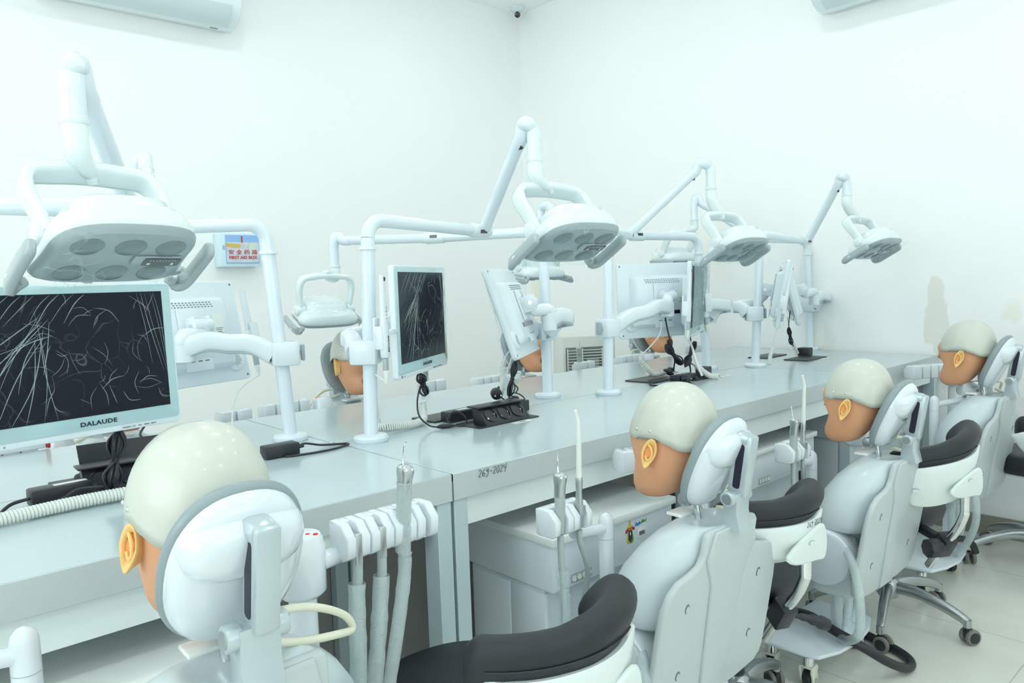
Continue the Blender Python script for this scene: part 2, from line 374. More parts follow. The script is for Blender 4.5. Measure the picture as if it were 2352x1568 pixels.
# round ceiling lamps (all above or behind the frame)
emis = mat('lamp_diffuser', (0.9, 0.97, 1.0), 0.4, emit=(0.925, 1.0, 1.0), estr=LAMP_STRENGTH)
def downlight(x, y, label):
    t = empty('ceiling_light', (x, y, H-0.03), 0, label, 'ceiling light', 'round ceiling lamps')
    B().lathe([(0.085, 0.0), (0.10, 0.0), (0.105, 0.008), (0.105, 0.03), (0.085, 0.03)], 28).build('trim_ring', M['wplastic'], t)
    B().lathe([(0.083, -0.001), (0.083, 0.012)], 28).build('diffuser', emis, t)
for ix, x in enumerate((-1.5, -0.1, 1.3, 2.7)):
    for iy, y in enumerate((-1.4, 0.1, 1.6, 3.0)):
        downlight(x, y, 'round white ceiling lamp')

# two window-shaped emitters added out of view to brighten walls and sides
fill_glow = mat('daylight_beyond_window', (0.9, 0.95, 1.0), 0.5, emit=(0.90, 0.985, 1.0), estr=FILL_STRENGTH)
side_fill_glow = mat('daylight_beyond_side_window', (0.9, 0.95, 1.0), 0.5, emit=(0.90, 0.985, 1.0), estr=FILL_STRENGTH*2.6)
def fill_panel(name, mx, w, h, sk=fill_glow):
    t = empty(name, mx.to_translation(), 0); t['kind'] = 'structure'
    Q = Matrix.Translation(-mx.to_translation()) @ mx
    B().at(Q).box((0, 0, 0.004), (w, h, 0.004)).build('window_pane', sk, t)
    b = B().at(Q)
    for x in (-w/2, -w/6, w/6, w/2): b.box((x, 0, 0.015), (0.05, h+0.05, 0.03), 0.004)
    for y in (-h/2, h/2): b.box((0, y, 0.015), (w+0.05, 0.05, 0.03), 0.004)
    b.build('window_frame', M['wplastic'], t)
fill_panel('window_1', frame((0.6, YN, 1.75), (-1, 0, 0), (0, 1, 0)), 3.2, 1.5)
fill_panel('window_2', frame((XB, 0.8, 1.75), (0, 1, 0), (1, 0, 0)), 3.2, 1.5, side_fill_glow)

# ------------------------------------------------------------------ benches
def bench(x0, x1, y0, y1, front, label, apron_mat='apron', ink=False, legs=(True, True)):
    """front = -1 when the working edge faces -Y, +1 when it faces +Y"""
    t = empty('lab_bench', ((x0+x1)/2, (y0+y1)/2, 0), 0, label, 'bench', 'grey topped laboratory benches in two back to back rows')
    L_ = x1-x0; D = y1-y0; g = 0.002
    B().box((0, 0, 0.7905), (L_-2*g, D-2*g, 0.019), 0.0012, 1).build('bench_top', M['desk'], t)
    yf = front*(D/2-0.009)
    b = B(); b.box((0, yf, 0.7705), (L_-2*g, 0.016, 0.057), 0.001, 1).build('edge_band', M['deskedge'], t)
    B().box((0, yf-front*0.018, 0.709), (L_-0.10, 0.016, 0.064)).build('apron', M[apron_mat], t)
    for sx in (-1, 1):
        for sy in (-1, 1):
            B().box((sx*(L_/2-0.022), sy*(D/2-0.03), 0.371), (0.036, 0.05, 0.742), 0.001, 1).build('leg', M['leg'], t)
    B().box((0, -front*(D/2-0.02), 0.36), (L_-0.085, 0.016, 0.62)).build('modesty_panel', M['darkpanel'], t)
    return t
YF, YM, YK = 1.235, 1.742, 2.279
bench(-1.10, 0.937, YF, YM, -1, 'grey bench in the left foreground carrying the nearest black power box')
bA = bench(0.937, 2.90, YF, YM, -1, 'grey bench in the middle of the near row with 269-2024 written on its edge')
bench(2.90, XR-0.015, YF, YM, -1, 'short grey bench at the far end of the near row, against the right wall')
bench(-1.10, 0.93, YM, YK, 1, 'far row bench at left, behind the nearest monitor', 'apron')
bench(0.93, 2.90, YM, YK, 1, 'far row bench in the middle, behind the upright pop-up socket block', 'apron')
bench(2.90, XR-0.015, YM, YK, 1, 'far row bench end nearest the right wall', 'apron')

# handwriting as pen strokes
STROKES = {'2': [[(0, .8), (.25, 1), (.5, .8), (.35, .45), (0, .02), (.55, .06)]], '6': [[(.45, 1), (.1, .55), (.05, .15), (.3, 0), (.5, .2), (.4, .42), (.1, .35)]],
    '9': [[(.45, .75), (.2, .55), (.1, .8), (.35, .98), (.48, .75), (.42, .1), (.2, -.2), (.05, -.1)]], '-': [[(.1, .45), (.55, .5)]],
    '0': [[(.25, 1), (.03, .6), (.1, .1), (.3, 0), (.5, .4), (.42, .9), (.25, 1)]], '4': [[(.05, 1), (.08, .55), (.35, .5), (.5, .6)], [(.55, 1.1), (.45, .4), (.35, -.15)]]}
def handwrite(name, s, h, mx, parent):
    b = B().at(mx); x = -len(s)*0.33*h
    for ch in s:
        for st_ in STROKES[ch]:
            b.tube([p for p in spline([(x+a*h*0.9+c*h*0.12, c*h, 0.0003) for a, c in st_], 4)], h*0.035, 5)
        x += h*0.66
    return b.build(name, M['ink'], parent)
handwrite('handwriting', '269-2024', 0.0155, frame((-0.872, -(YM-YF)/2-0.0005, 0.779), (1, 0, 0.0), (0, -1, 0)), bA)

# ------------------------------------------------------------------ dental light on its pole
ZT = 1.365
def lamp_head(t, mx, film=True, tilt=24):
    """local frame: y towards the dentist's free handle ends, origin between the yoke pivots"""
    A = mx @ RX(tilt)
    # shell: stack of sections from rim to dome
    def ring(z, sx, sy, cy, wing):
        pts = []
        for i in range(48):
            a = 2*PI*i/48; c, s_ = math.cos(a), math.sin(a)
            e = 2/3.2
            x = sx*math.copysign(abs(c)**e, c); y = sy*math.copysign(abs(s_)**e, s_)
            if s_ < 0: x *= 1+wing*(abs(s_)**1.5)*(0.6+0.4*abs(c)); 
            if s_ < -0.3: y -= 0.0
            pts.append((x, y+cy, z))
        return pts
    prof = [(-0.028, 0.100, 0.078, 0, 0.42), (-0.022, 0.106, 0.083, 0, 0.44), (-0.008, 0.107, 0.084, 0, 0.43), (0.008, 0.101, 0.081, 0, 0.26), (0.015, 0.094, 0.078, 0.002, 0.12),
            (0.018, 0.084, 0.070, 0.004, 0.02), (0.021, 0.080, 0.066, 0.006, 0), (0.034, 0.078, 0.063, 0.008, 0), (0.042, 0.070, 0.055, 0.006, 0), (0.047, 0.055, 0.040, 0.004, 0), (0.049, 0.025, 0.018, 0.0, 0)]
    h = B().at(A).loft([ring(*p) for p in prof]).build('lamp_head', M['lampwhite'], t, 50)
    B().at(A).loft([ring(-0.0345, 0.098, 0.076, 0, 0.42), ring(-0.029, 0.105, 0.082, 0, 0.43), ring(-0.0225, 0.1075, 0.0845, 0, 0.445)]).build('underside_panel', M['lampunder'], h)
    for sx in (-1, 0, 1):
        for sy in (-1, 1):
            B().at(A @ T(sx*0.062, sy*0.040-0.004, -0.0345) @ RX(180)).lathe([(0.023, -0.001), (0.023, 0.001), (0.019, 0.0035), (0.010, 0.005), (0.002, 0.0055)], 24).build('lens', M['lens'], h)
    cp = B().at(A @ T(-0.052, 0.0, -0.0372)).box((0, 0, 0), (0.075, 0.026, 0.004), 0.0015).build('control_plate', M['greyplastic'], h)
    B().at(A @ T(-0.060, 0.0, -0.0408)).prism(rrect(0.058, 0.022, 0.003), 0.0018).build('control_display', M['blackgloss'], h)
    b = B()
    for k in range(9): b.at(A @ T(-0.060-0.020+k*0.005, 0.006, -0.0410)).box((0, 0, 0), (0.0012, 0.0018, 0.0006))
    b.at(A @ T(-0.060, -0.004, -0.0410)).box((0.02, 0, 0), (0.005, 0.005, 0.0005)); b.box((-0.018, 0, 0), (0.004, 0.006, 0.0005))
    b.build('display_marks', M['label'], h)
    for sx in (-1, 1):
        pth = [(sx*0.108, -0.084, -0.026), (sx*0.124, -0.086, -0.034), (sx*0.133, -0.072, -0.036), (sx*0.134, -0.03, -0.034), (sx*0.133, 0.010, -0.032), (sx*0.132, 0.034, -0.031)]
        sh = [(c*1.0, d*0.55) for c, d in selp(1, 1, 3.5, 16)]
        P = spline(pth, 5)
        rr = [0.0148]*len(P); rr[-1] = 0.007; rr[-2] = 0.0115; rr[-3] = 0.0140; rr[0] = 0.010
        B().at(A).tube(P, rr, up=(1, 0, 0.25), shape=[(a, b_) for a, b_ in sh]).build('side_handle', M['greyplastic'], h)
        B().at(A @ T(sx*0.1412, -0.055, -0.036) @ RY(90)).box((0, 0, 0), (0.011, 0.011, 0.002), 0.0006).build('handle_slot', M['label'], h)
        B().at(A @ T(0, -0.012, 0.012)).cyl((sx*0.080, 0, 0), (sx*0.112, 0, 0), 0.018, bev=0.003, n=28).build('pivot_disc', M['lampwhite'], h)
    if film:
        # clear protective film drooping under the head
        rings = []
        for j in range(13):
            v = -0.075+0.15*j/12; row = []
            for i in range(21):
                u = -0.112+0.224*i/20
                z = -0.047 - 0.004*noise.noise((u*30, v*30, 1.3)) - 0.003*abs(noise.noise((u*70, v*40, 4)))
                if abs(v) > 0.07: z += 0.012
                row.append((u*(1+0.1*(v < 0)), v*1.12, z))
            rings.append(row)
        vs = [p for r in rings for p in r]; fs = [(j*21+i, j*21+i+1, (j+1)*21+i+1, (j+1)*21+i) for j in range(12) for i in range(20)]
        B().at(A).add(vs, fs).build('protective_film', M['lampfilm'], h)
    return A
def yoke(t, mx, lean=-20, neck=None):
    """arch over the head; local origin between pivots; returns top centre in the parent's frame"""
    A = mx @ T(0, -0.012, 0.012) @ RX(lean)
    w, hh = 0.096, 0.110
    pts = [(-w*0.98, 0, -0.008), (-w*1.0, 0, 0.03), (-w*1.04, 0, hh*0.72), (-w*0.90, 0, hh*1.0), (-w*0.5, 0, hh*1.07), (0, 0, hh*1.10), (w*0.5, 0, hh*1.07), (w*0.90, 0, hh*1.0), (w*1.04, 0, hh*0.72), (w, 0, 0.03), (w*0.98, 0, -0.008)]
    P = spline(pts, 5); K = len(P)
    sh = selp(1, 1, 3.2, 18)
    rr = [0.0105+0.005*math.sin(PI*i/(K-1)) for i in range(K)]
    B().at(A).tube(P, rr, up=(0, 1, 0), shape=[(a*0.70, b_*1.45) for a, b_ in sh]).build('yoke_handle', M['lampwhite'], t, 50)
    return A @ Vector((0, 0, hh*1.11))
def dental_light(pole, J, E, N, headc, yaw, label, tilt=26, film=True, lean=36, basez=0.80, marks=True, sc=1.0, tl=(0, 0)):
    """pole xy, knuckle J, elbow top E, neck bottom N, lamp centre headc, all in world metres"""
    px_, py_ = pole; O = Vector((px_, py_, basez))
    t = empty('dental_light', O, 0, label, 'dental light', 'dental operating lights on white poles')
    J = Vector(J)-O; zt = ZT-basez; r = 0.0178
    B().lathe([(0.0, 0.0), (0.043, 0.0), (0.045, 0.003), (0.045, 0.011), (0.041, 0.016), (0.030, 0.018), (0.0215, 0.019), (0.0, 0.019)], 36, False).build('base_flange', M['pole'], t)
    tp = Vector((tl[0], tl[1], 0)); d = Vector((J.x-tp.x, J.y-tp.y, 0)).normalized()
    # pole bends over into the horizontal arm
    top = Vector((0, 0, zt)); rb = 0.045
    path = [Vector((0, 0, 0.015)), Vector((0, 0, 0.2))+tp*0.35, Vector((0, 0, zt-rb))+tp]
    for k in range(1, 9):
        a = k/8*PI/2; path.append(tp + Vector((0, 0, zt-rb)) + d*rb*(1-math.cos(a)) + Vector((0, 0, rb*math.sin(a))))
    B().tube(path[:3], r, 24).build('pole', M['pole'], t)
    je = J - d*0.045
    B().tube(path[2:]+[je.lerp(path[-1], 0.5), je], [r]*len(path[2:])+[r*0.94, r*0.94], 24).build('horizontal_arm', M['pole'], t)
    B().at(T(tp.x*0.9, tp.y*0.9, 0.493)).lathe([(0.0195, -0.004), (0.0235, -0.003), (0.0235, 0.005), (0.0195, 0.006)], 28).build('collar_ring', M['lampwhite'], t)
    kn = B().tube([J-d*0.055, J-d*0.05, J+d*0.012, J+d*0.022, J+d*0.026], [0.0185, 0.0205, 0.0205, 0.016, 0.006], 22).build('knuckle', M['lampwhite'], t)
    side = d.cross(Vector((0, 0, 1)))
    b = B()
    for sgn in (-1, 1):
        b.at(frame(J-d*0.02+side*sgn*0.0200, d, side*sgn)).box((0, -0.004, 0), (0.026, 0.010, 0.003))
    b.build('knuckle_slot', M['blackgloss'], kn)
    if E is None: return t
    E = Vector(E)-O; N = Vector(N)-O
    v = (E-J); L = v.length; vd = v.normalized()
    B().tube([J+vd*0.0, J+vd*0.03, J+vd*0.032, E-vd*0.045], [0.0175, 0.0180, 0.0168, 0.0168], 22).build('spring_arm', M['pole'], t)
    # elbow cap and drop tube
    out = Vector((N.x-J.x, N.y-J.y, 0)).normalized()
    Pq = [E-vd*0.05, E-vd*0.02, E+Vector((0, 0, 0.012))-out*0.004, E+out*0.014+Vector((0, 0, 0.014)), Vector((N.x, N.y, 0))-out*0.006+Vector((0, 0, E.z+0.004)), Vector((N.x, N.y, E.z-0.022)), Vector((N.x, N.y, E.z-0.05)), Vector((N.x, N.y, N.z+0.05))]
    P = spline(Pq, 5)
    B().tube(P, [0.0182]*len(P), 22).build('elbow_tube', M['pole'], t)
    if marks: B().at(frame(E-vd*0.038+Vector((0, 0, -0.014)), side, vd.cross(side)*-1)).box((0, 0, 0.004), (0.024, 0.010, 0.006)).build('elbow_slot', M['blackgloss'], t)
    B().at(T(N.x, N.y, N.z+0.05)).lathe([(0.018, 0.008), (0.0205, 0.006), (0.0205, -0.002), (0.019, -0.004)], 26).build('neck_collar', M['lampwhite'], t)
    hc = Vector(headc)-O
    mx = T(*hc) @ RZ(yaw-90) @ SC(sc, sc, sc)
    tc_ = yoke(t, mx, lean)
    Pn = spline([Vector((N.x, N.y, N.z+0.048)), Vector((N.x, N.y, N.z+0.015)), Vector((N.x, N.y, N.z)).lerp(tc_, 0.45)+Vector((0, 0, 0.004)), tc_+Vector((0, 0, 0.004)), tc_+(tc_-Vector((N.x, N.y, N.z))).normalized()*0.012-Vector((0, 0, 0.004))], 5)
    B().tube(Pn, [0.0185+0.003*math.sin(PI*i/(len(Pn)-1)) for i in range(len(Pn))], 22, flat=[1-0.45*i/(len(Pn)-1) for i in range(len(Pn))]).build('neck', M['lampwhite'], t, 60)
    lamp_head(t, mx, film, tilt)
    return t
dental_light((0.04, 1.69), (0.42, 1.489, 1.352), (0.300, 1.275, 1.520), (0.288, 1.265, 1.40), (0.320, 1.215, 1.276), 279, 'largest dental light, hanging over the nearest monitor at upper left', sc=0.95)
dental_light((1.01, 1.672), (1.44, 1.70, 1.350), (1.335, 1.405, 1.578), (1.350, 1.385, 1.45), (1.392, 1.308, 1.314), 264, 'dental light above the black pop-up socket block, with the highest elbow at centre', sc=1.08, tl=(0.012, -0.010))
dental_light((1.975, 1.696), (2.35, 1.89, 1.370), (2.44, 1.625, 1.600), (2.475, 1.60, 1.47), (2.50, 1.505, 1.312), 264, 'dental light at the end of the long sloping arm right of centre', sc=1.0, tl=(0.008, -0.008))
dental_light((2.944, 1.694), (3.37, 1.666, 1.345), (3.225, 1.45, 1.585), (3.245, 1.432, 1.47), (3.305, 1.340, 1.312), 264, 'dental light at the right, hanging alone against the bare right wall', tl=(0.018, -0.016))
dental_light((0.877, 1.856), (0.594, 1.90, 1.355), (0.65, 2.15, 1.545), (0.64, 2.18, 1.42), (0.63, 2.25, 1.29), 88, 'far row dental light mostly hidden behind the largest light', tl=(-0.025, 0.023), tilt=8, film=False, lean=30)
dental_light((1.803, 1.821), (1.58, 2.16, 1.362), (1.400, 2.480, 1.372), (1.385, 2.49, 1.225), (1.345, 2.515, 1.115), 85, 'far row dental light drooping low on the left, below a level arm', tilt=20, film=False, lean=12, marks=False)
dental_light((2.759, 1.814), (2.36, 1.88, 1.365), (2.26, 2.25, 1.50), (2.255, 2.29, 1.38), (2.25, 2.32, 1.25), 85, 'far row dental light partly hidden behind the central light', tl=(-0.023, 0.021), tilt=8, film=False, lean=30)
dental_light((3.745, 1.843), (3.42, 1.95, 1.37), (3.27, 2.19, 1.575), (3.25, 2.20, 1.43), (3.18, 2.28, 1.305), 85, 'far row dental light behind the sloping arm, against the right wall', tl=(-0.010, 0.009), tilt=2, film=False, lean=30)

# ------------------------------------------------------------------ monitors
def monitor(c, yaw, tip, pole, clamp_dir, pivot, label, text=True, bulge=None, film=True, side=1, penx=0.228):
    """c centre of the front face; yaw = direction the screen faces; tip = top leaning towards the viewer of the screen"""
    px_, py_ = pole; O = Vector((px_, py_, 1.03))
    t = empty('monitor', O, 0, label, 'monitor', 'white and pale teal monitors on swing arms')
    C = Vector(c)-O
    n = Vector((math.cos(math.radians(yaw)), math.sin(math.radians(yaw)), 0)); xr = Vector((-n.y, n.x, 0))   # xr = right of the screen for its viewer... left-handed check below
    A = frame(C, xr, n) @ RX(tip)      # local x = viewer's right, y = up, z = out of the screen
    Wd, Hd = 0.365, 0.288
    B().at(A @ T(0, 0, -0.016)).prism(rrect(Wd, Hd, 0.010), 0.0155, 0.003).build('case', M['monback'], t)
    B().at(A @ T(0, 0.004, -0.001)).prism(rrect(Wd-0.008, Hd-0.016, 0.007), 0.0022, 0.0006).build('front_glass', M['teal'], t)
    s_ = B().at(A @ T(0, 0.010, 0.0008)).prism(rrect(0.322, 0.232, 0.001, 2), 0.0010).build('screen', M['screen'], t)
    if film:
        rows = []
        for j in range(25):
            v = -0.130+0.262*j/24
            for i in range(33):
                u = -0.176+0.352*i/32
                z = 0.0105+0.003*noise.noise((u*14, v*14, c[0]))+0.0018*noise.noise((u*50+v*20, v*22, 2.0))
                rows.append((u, v+0.006, z))
        fs = [(j*33+i, j*33+i+1, (j+1)*33+i+1, (j+1)*33+i) for j in range(24) for i in range(32)]
        fo = B().at(A).add(rows, fs).build('screen_film', M['screenhaze'] if film == 'haze' else M['screenfilm'], t)
        rnd = random.Random(int(c[0]*1000)); b = B().at(A)
        def wr(pts, r):
            P = spline([(x, y, 0.013) for x, y in pts], 7); K = len(P)
            b.tube(P, [r*0.75*(0.2+math.sin(PI*i/(K-1))) for i in range(K)], 6, up=(0, 0, 1), flat=0.5)
        ox, oy = -0.075, 0.075      # folds fan out from here
        for k in range(15):
            a = math.radians(200+k*5.2+rnd.uniform(-3, 3)); L_ = rnd.uniform(0.07, 0.20)
            if k > 7: L_ *= 1.25
            x0, y0 = ox+rnd.uniform(-.01, .02), oy+rnd.uniform(-.03, .02); bend = rnd.uniform(-.012, .012)
            x1, y1 = max(-0.162, x0+math.cos(a)*L_), max(-0.104, y0+math.sin(a)*L_)
            wr([(x0, y0), ((x0+x1)/2+bend, (y0+y1)/2-bend), (x1, y1)], rnd.uniform(.0005, .0011))
        for k in range(7):
            x = -0.12+k*0.022+rnd.uniform(-.006, .006)
            wr([(x, 0.124), (x-0.02, 0.105), (x-0.045+rnd.uniform(-.01, .01), 0.07)], rnd.uniform(.0004, .0009))
        for k in range(5):
            x = 0.105+k*0.008+rnd.uniform(-.004, .004)
            wr([(x, 0.125), (x+0.012, 0.06), (x+0.030+rnd.uniform(-.01, .01), -0.02-0.015*k)], rnd.uniform(.0004, .0009))
        for k in range(46):
            x, y = rnd.uniform(-.10, .15), rnd.uniform(-.09, .12); a = rnd.uniform(0, PI); l = rnd.uniform(.008, .030); q = rnd.uniform(-.5, .5)
            dx, dy = math.cos(a)*l, math.sin(a)*l
            wr([(max(-.16, min(.16, x-dx)), max(-.105, min(.125, y-dy))), (x-dy*q, y+dx*q), (max(-.16, min(.16, x+dx)), max(-.105, min(.125, y+dy)))], rnd.uniform(.0003, .0008))
        b.build('film_wrinkles', M['wrinkle'], fo)  # milky tubes along the film creases; streak highlights put into their colour
    if text:
        text_mesh('brand_lettering', 'DALAUDE', 0.0112, A @ T(0.018, -0.1205, 0.0014), M['ink'], t, bold=0.0004, sx=1.25, spacing=1.1)
        text_mesh('button_lettering', 'STANDBY   CH     VOL     MENU   INPUT', 0.0038, A @ T(0.095, -0.1385, 0.0005), M['inkgrey'], t)
        B().at(A @ T(-0.158, -0.138, 0.0)).cyl((0, 0, 0), (0, 0, 0.001), 0.0032, n=12).cyl((0.016, 0, 0), (0.016, 0, 0.001), 0.0014, n=8).build('sensor_dot', M['inkgrey'], t)
    # back: raised housing, vents, connector strip, speaker
    B().at(A @ T(0, -0.005, -0.0155)).loft([[(x, y, 0) for x, y in rrect(0.265, 0.205, 0.014)], [(x, y, -0.020) for x, y in rrect(0.250, 0.190, 0.014)], [(x, y, -0.027) for x, y in rrect(0.235, 0.175, 0.014)]]).build('rear_housing', M['monback'], t)
    b = B()
    for r_ in range(3):
        for k in range(15): b.at(A @ T(-0.075+k*0.0105+r_*0.003, 0.066+r_*0.006, -0.0428)).box((0, 0, 0), (0.0055, 0.0022, 0.001))
    b.build('vent_slots', M['inkgrey'], t)
    B().at(A @ T(0.0, -0.050, -0.0432)).box((0, 0, 0), (0.145, 0.014, 0.002)).build('connector_strip', M['blackgloss'], t)
    for sx in (-1, 1):
        g = B().at(A @ T(sx*0.135, -0.088, -0.0155) @ RX(180)).lathe([(0.031, 0), (0.029, 0.006), (0.021, 0.009), (0.002, 0.009)], 28).build('speaker', M['monback'], t)
        b = B()
        for i in range(-3, 4):
            for j in range(-4, 5):
                if (i*0.0052)**2+(j*0.0040)**2 < 0.0165**2: b.at(A @ T(sx*0.135+i*0.0052, -0.088+j*0.0040, -0.0248)).box((0, 0, 0), (0.0030, 0.0014, 0.001))
        b.build('speaker_holes', M['inkgrey'], g)
    b = B()
    for sx in (-1, 1):
        for sy in (-1, 1): b.at(A @ T(sx*0.171, sy*0.132, -0.0162)).cyl((0, 0, 0), (0, 0, -0.001), 0.003, n=10)
    b.build('case_screw', M['inkgrey'], t)
    lab = B().at(A @ T(-0.085, 0.018, -0.0430) @ RY(180)).prism(rrect(0.034, 0.05, 0.001, 2), 0.0006).build('rating_label', M['label'], t)
    b = B()
    for k in range(4): b.at(A @ T(-0.085, 0.004-k*0.005, -0.0438)).box((0.002*(k % 2), 0, 0), (0.024-0.005*(k % 3), 0.0016, 0.0004))
    b.build('label_print', M['inkgrey'], lab)
    b = B().at(A @ T(0.0, -0.092, -0.0430)).box((0, 0, 0), (0.085, 0.030, 0.002), 0.0008)
    b.build('cable_cover', M['monback'], t)
    b = B()
    for k in range(3): b.at(A @ T(-0.025+k*0.022, -0.081, -0.0444)).box((0, 0, 0), (0.013, 0.0022, 0.0008))
    b.build('cover_slots', M['ink'], t)
    # tilt hinge
    hp = A @ Vector((0, 0.012, -0.042)); back = A.to_3x3() @ Vector((0, 0, -1))
    bm_ = B().at(A @ T(0, 0.012, -0.046)); bm_.box((0, 0, 0), (0.085, 0.10, 0.006), 0.002)
    for sx in (-1, 1): bm_.box((sx*0.022, -0.004, -0.022), (0.008, 0.052, 0.040), 0.003)
    bm_.build('mount_plate', M['wplastic'], t)
    B().at(A @ T(0, 0.008, -0.078)).cyl((-0.030, 0, 0), (0.030, 0, 0), 0.019, bev=0.002, n=24).build('tilt_hinge', M['wplastic'], t)
    b = B()
    for sx in (-1, 1): b.at(A @ T(0, 0.008, -0.078)).cyl((sx*0.030, 0, 0), (sx*0.0325, 0, 0), 0.0065, n=14)
    b.build('hinge_bolt', M['chrome'], t)
    hinge = A @ Vector((0, 0.004, -0.080))
    P = Vector(pivot)-O
    # elbow post below the hinge
    pc = Vector((hinge.x, hinge.y, 0))
    B().tube(spline([hinge+Vector((0, 0, 0.006)), hinge+Vector((0, 0, -0.02)), Vector((P.x, P.y, P.z+0.030)), Vector((P.x, P.y, P.z-0.004))], 5), [0.018]*5+[0.020]*5+[0.021]*6, 20).build('pivot_post', M['wplastic'], t)
    # clamp on the pole
    cd = Vector((*clamp_dir, 0)).normalized(); sd = cd.cross(Vector((0, 0, 1)))
    cl = B().at(frame((0, 0, 0), cd, (0, 0, 1)))
    cl.box((0.004, 0, 0), (0.070, 0.062, 0.062), 0.007); cl.build('pole_clamp', M['wplastic'], t)
    kb = B().at(frame((0, 0, 0), cd, (0, 0, 1))).box((-0.043, 0, 0), (0.010, 0.020, 0.044), 0.004).box((-0.036, 0, 0), (0.014, 0.010, 0.012)).build('clamp_knob', M['greyplastic'], t)
    # curved swing arm: rises from the clamp to the pivot
    s0 = cd*0.03+Vector((0, 0, 0.0)); mid = (s0+P)/2
    apex = mid+Vector((0, 0, 0.022))
    if bulge: apex = apex+Vector(bulge)
    path = spline([s0, s0.lerp(apex, 0.5)+Vector((0, 0, 0.012)), apex, apex.lerp(P, 0.5)+Vector((0, 0, 0.012)), Vector((P.x, P.y, P.z))], 5)
    K = len(path)
    sh = selp(1, 1, 3.4, 20)
    B().tube(path, [0.026-0.004*math.sin(PI*i/(K-1)) for i in range(K)], up=(0, 0, 1), shape=[(a*0.95, b_*1.05) for a, b_ in sh]).build('swing_arm', M['wplastic'], t, 60)
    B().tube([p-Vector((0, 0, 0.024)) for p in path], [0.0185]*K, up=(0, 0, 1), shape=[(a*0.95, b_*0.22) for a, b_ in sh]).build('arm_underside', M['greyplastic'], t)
    B().tube([P+Vector((0, 0, 0.012)), P-Vector((0, 0, 0.034))], 0.0245, 22).build('arm_pivot_cap', M['wplastic'], t)
    # holder for the handheld camera on the screen's left edge
    hd = B().at(A @ T(-(penx-0.012)*side, -0.02, -0.004)); hd.box((0.5*(penx-0.19)*side, 0, 0), (penx-0.185, 0.012, 0.012), 0.002)
    hd.box((-0.012*side, 0.0, -0.012), (0.030, 0.075, 0.006), 0.003).box((-0.026*side, -0.01, 0), (0.004, 0.055, 0.02), 0.0015).box((0.001*side, -0.01, 0), (0.004, 0.055, 0.02), 0.0015)
    hd.build('camera_holder', M['wplastic'], t)
    # handheld camera
    PM = T(*O) @ A @ T(-penx*side, 0.0, 0.004)
    t2 = empty('handheld_camera', PM.to_translation(), 0)
    Q = Matrix.Translation(-PM.to_translation()) @ PM
    pr = [(0.0115, -0.078), (0.0135, -0.070), (0.0145, -0.045), (0.0135, -0.01), (0.0108, 0.03), (0.0095, 0.08), (0.0085, 0.115), (0.0080, 0.118)]
    B().at(Q).loft([[(x*r, z, y*r*0.72) for x, y in selp(1, 1, 2.6, 20)] for r, z in pr]).build('body', M['wshell'], t2)
    B().at(Q @ T(0, 0.108, 0.0065)).prism(rrect(0.007, 0.009, 0.001, 2), 0.001).build('lens_window', M['ink'], t2)
    B().at(Q @ T(0, -0.094, 0)).box((0, 0, 0), (0.014, 0.030, 0.010), 0.001).build('grey_plug', M['greyplastic'], t2)
    B().at(Q).tube([(0, -0.108, 0), (0, -0.126, 0), (0, -0.14, 0)], [0.0075, 0.006, 0.003], 12).build('strain_relief', M['whitehose'], t2)
    text_mesh('brand_lettering', 'DALAUDE', 0.0085, Q @ T(0.0, -0.045, 0.0103) @ RZ(-90), M['ink'], t2, bold=0.0002)
    b = B()
    for k in range(6): b.at(Q @ T(0, -0.002+k*0.0085, 0.0082)).box((0.0015*(k % 2), 0, 0), (0.006-0.002*(k % 2), 0.0016, 0.001))
    b.build('button_marks', M['inkgrey'], t2)
    end = PM @ Vector((0, -0.138, 0))
    return t, t2, end, T(*O) @ A

MON = {}
MON['n'] = monitor((0.345, 1.585, 1.075), 281, -2, (0.04, 1.69), (1, 0.1), (0.30, 1.70, 1.07), 'largest monitor with dark film-covered screen at left, below the largest dental light')
MON['c'] = monitor((1.186, 1.668, 1.105), 303, 0, (1.01, 1.672), (-0.65, 0.75), (1.08, 1.79, 1.05), 'monitor with its dark screen facing us left of centre, beside a pole', bulge=(-0.02, 0.03, 0), penx=0.262)
MON['r1'] = monitor((0.700, 2.095, 1.085), 108, 12, (0.877, 1.856), (-0.9, 0.25), (0.665, 1.985, 1.055), 'monitor seen from behind at the left, with a speaker grille and rating label')
MON['r2'] = monitor((1.604, 1.778, 1.100), 125, 18, (1.803, 1.821), (-0.4, -0.9), (1.70, 1.700, 1.075), 'white monitor leaning edge-on behind the black pop-up socket block', bulge=(0.06, -0.03, 0))
MON['f2'] = monitor((2.40, 1.80, 1.110), 70, 4, (1.975, 1.696), (0.95, 0.0), (2.33, 1.700, 1.085), 'white monitor turned away from us behind the second cream helmet', bulge=(0, -0.03, 0))
MON['r3'] = monitor((2.520, 1.690, 1.111), 294, 3, (2.759, 1.814), (-0.3, -0.9), (2.60, 1.76, 1.07), 'monitor nearly edge-on with a pale reflecting screen, right of the turned-away monitor', bulge=(0.10, -0.05, 0), film='haze')
MON['f3'] = monitor((3.070, 1.63, 1.110), 300, 10, (2.944, 1.694), (-0.7, 0.7), (3.02, 1.72, 1.05), 'edge-on monitor beside the last pole of the near row', bulge=(-0.05, 0.05, 0))
MON['r4'] = monitor((3.43, 1.80, 1.095), 120, 14, (3.745, 1.843), (-0.2, -1), (3.58, 1.74, 1.075), 'edge-on monitor closest to the right wall', bulge=(0.08, -0.03, 0))
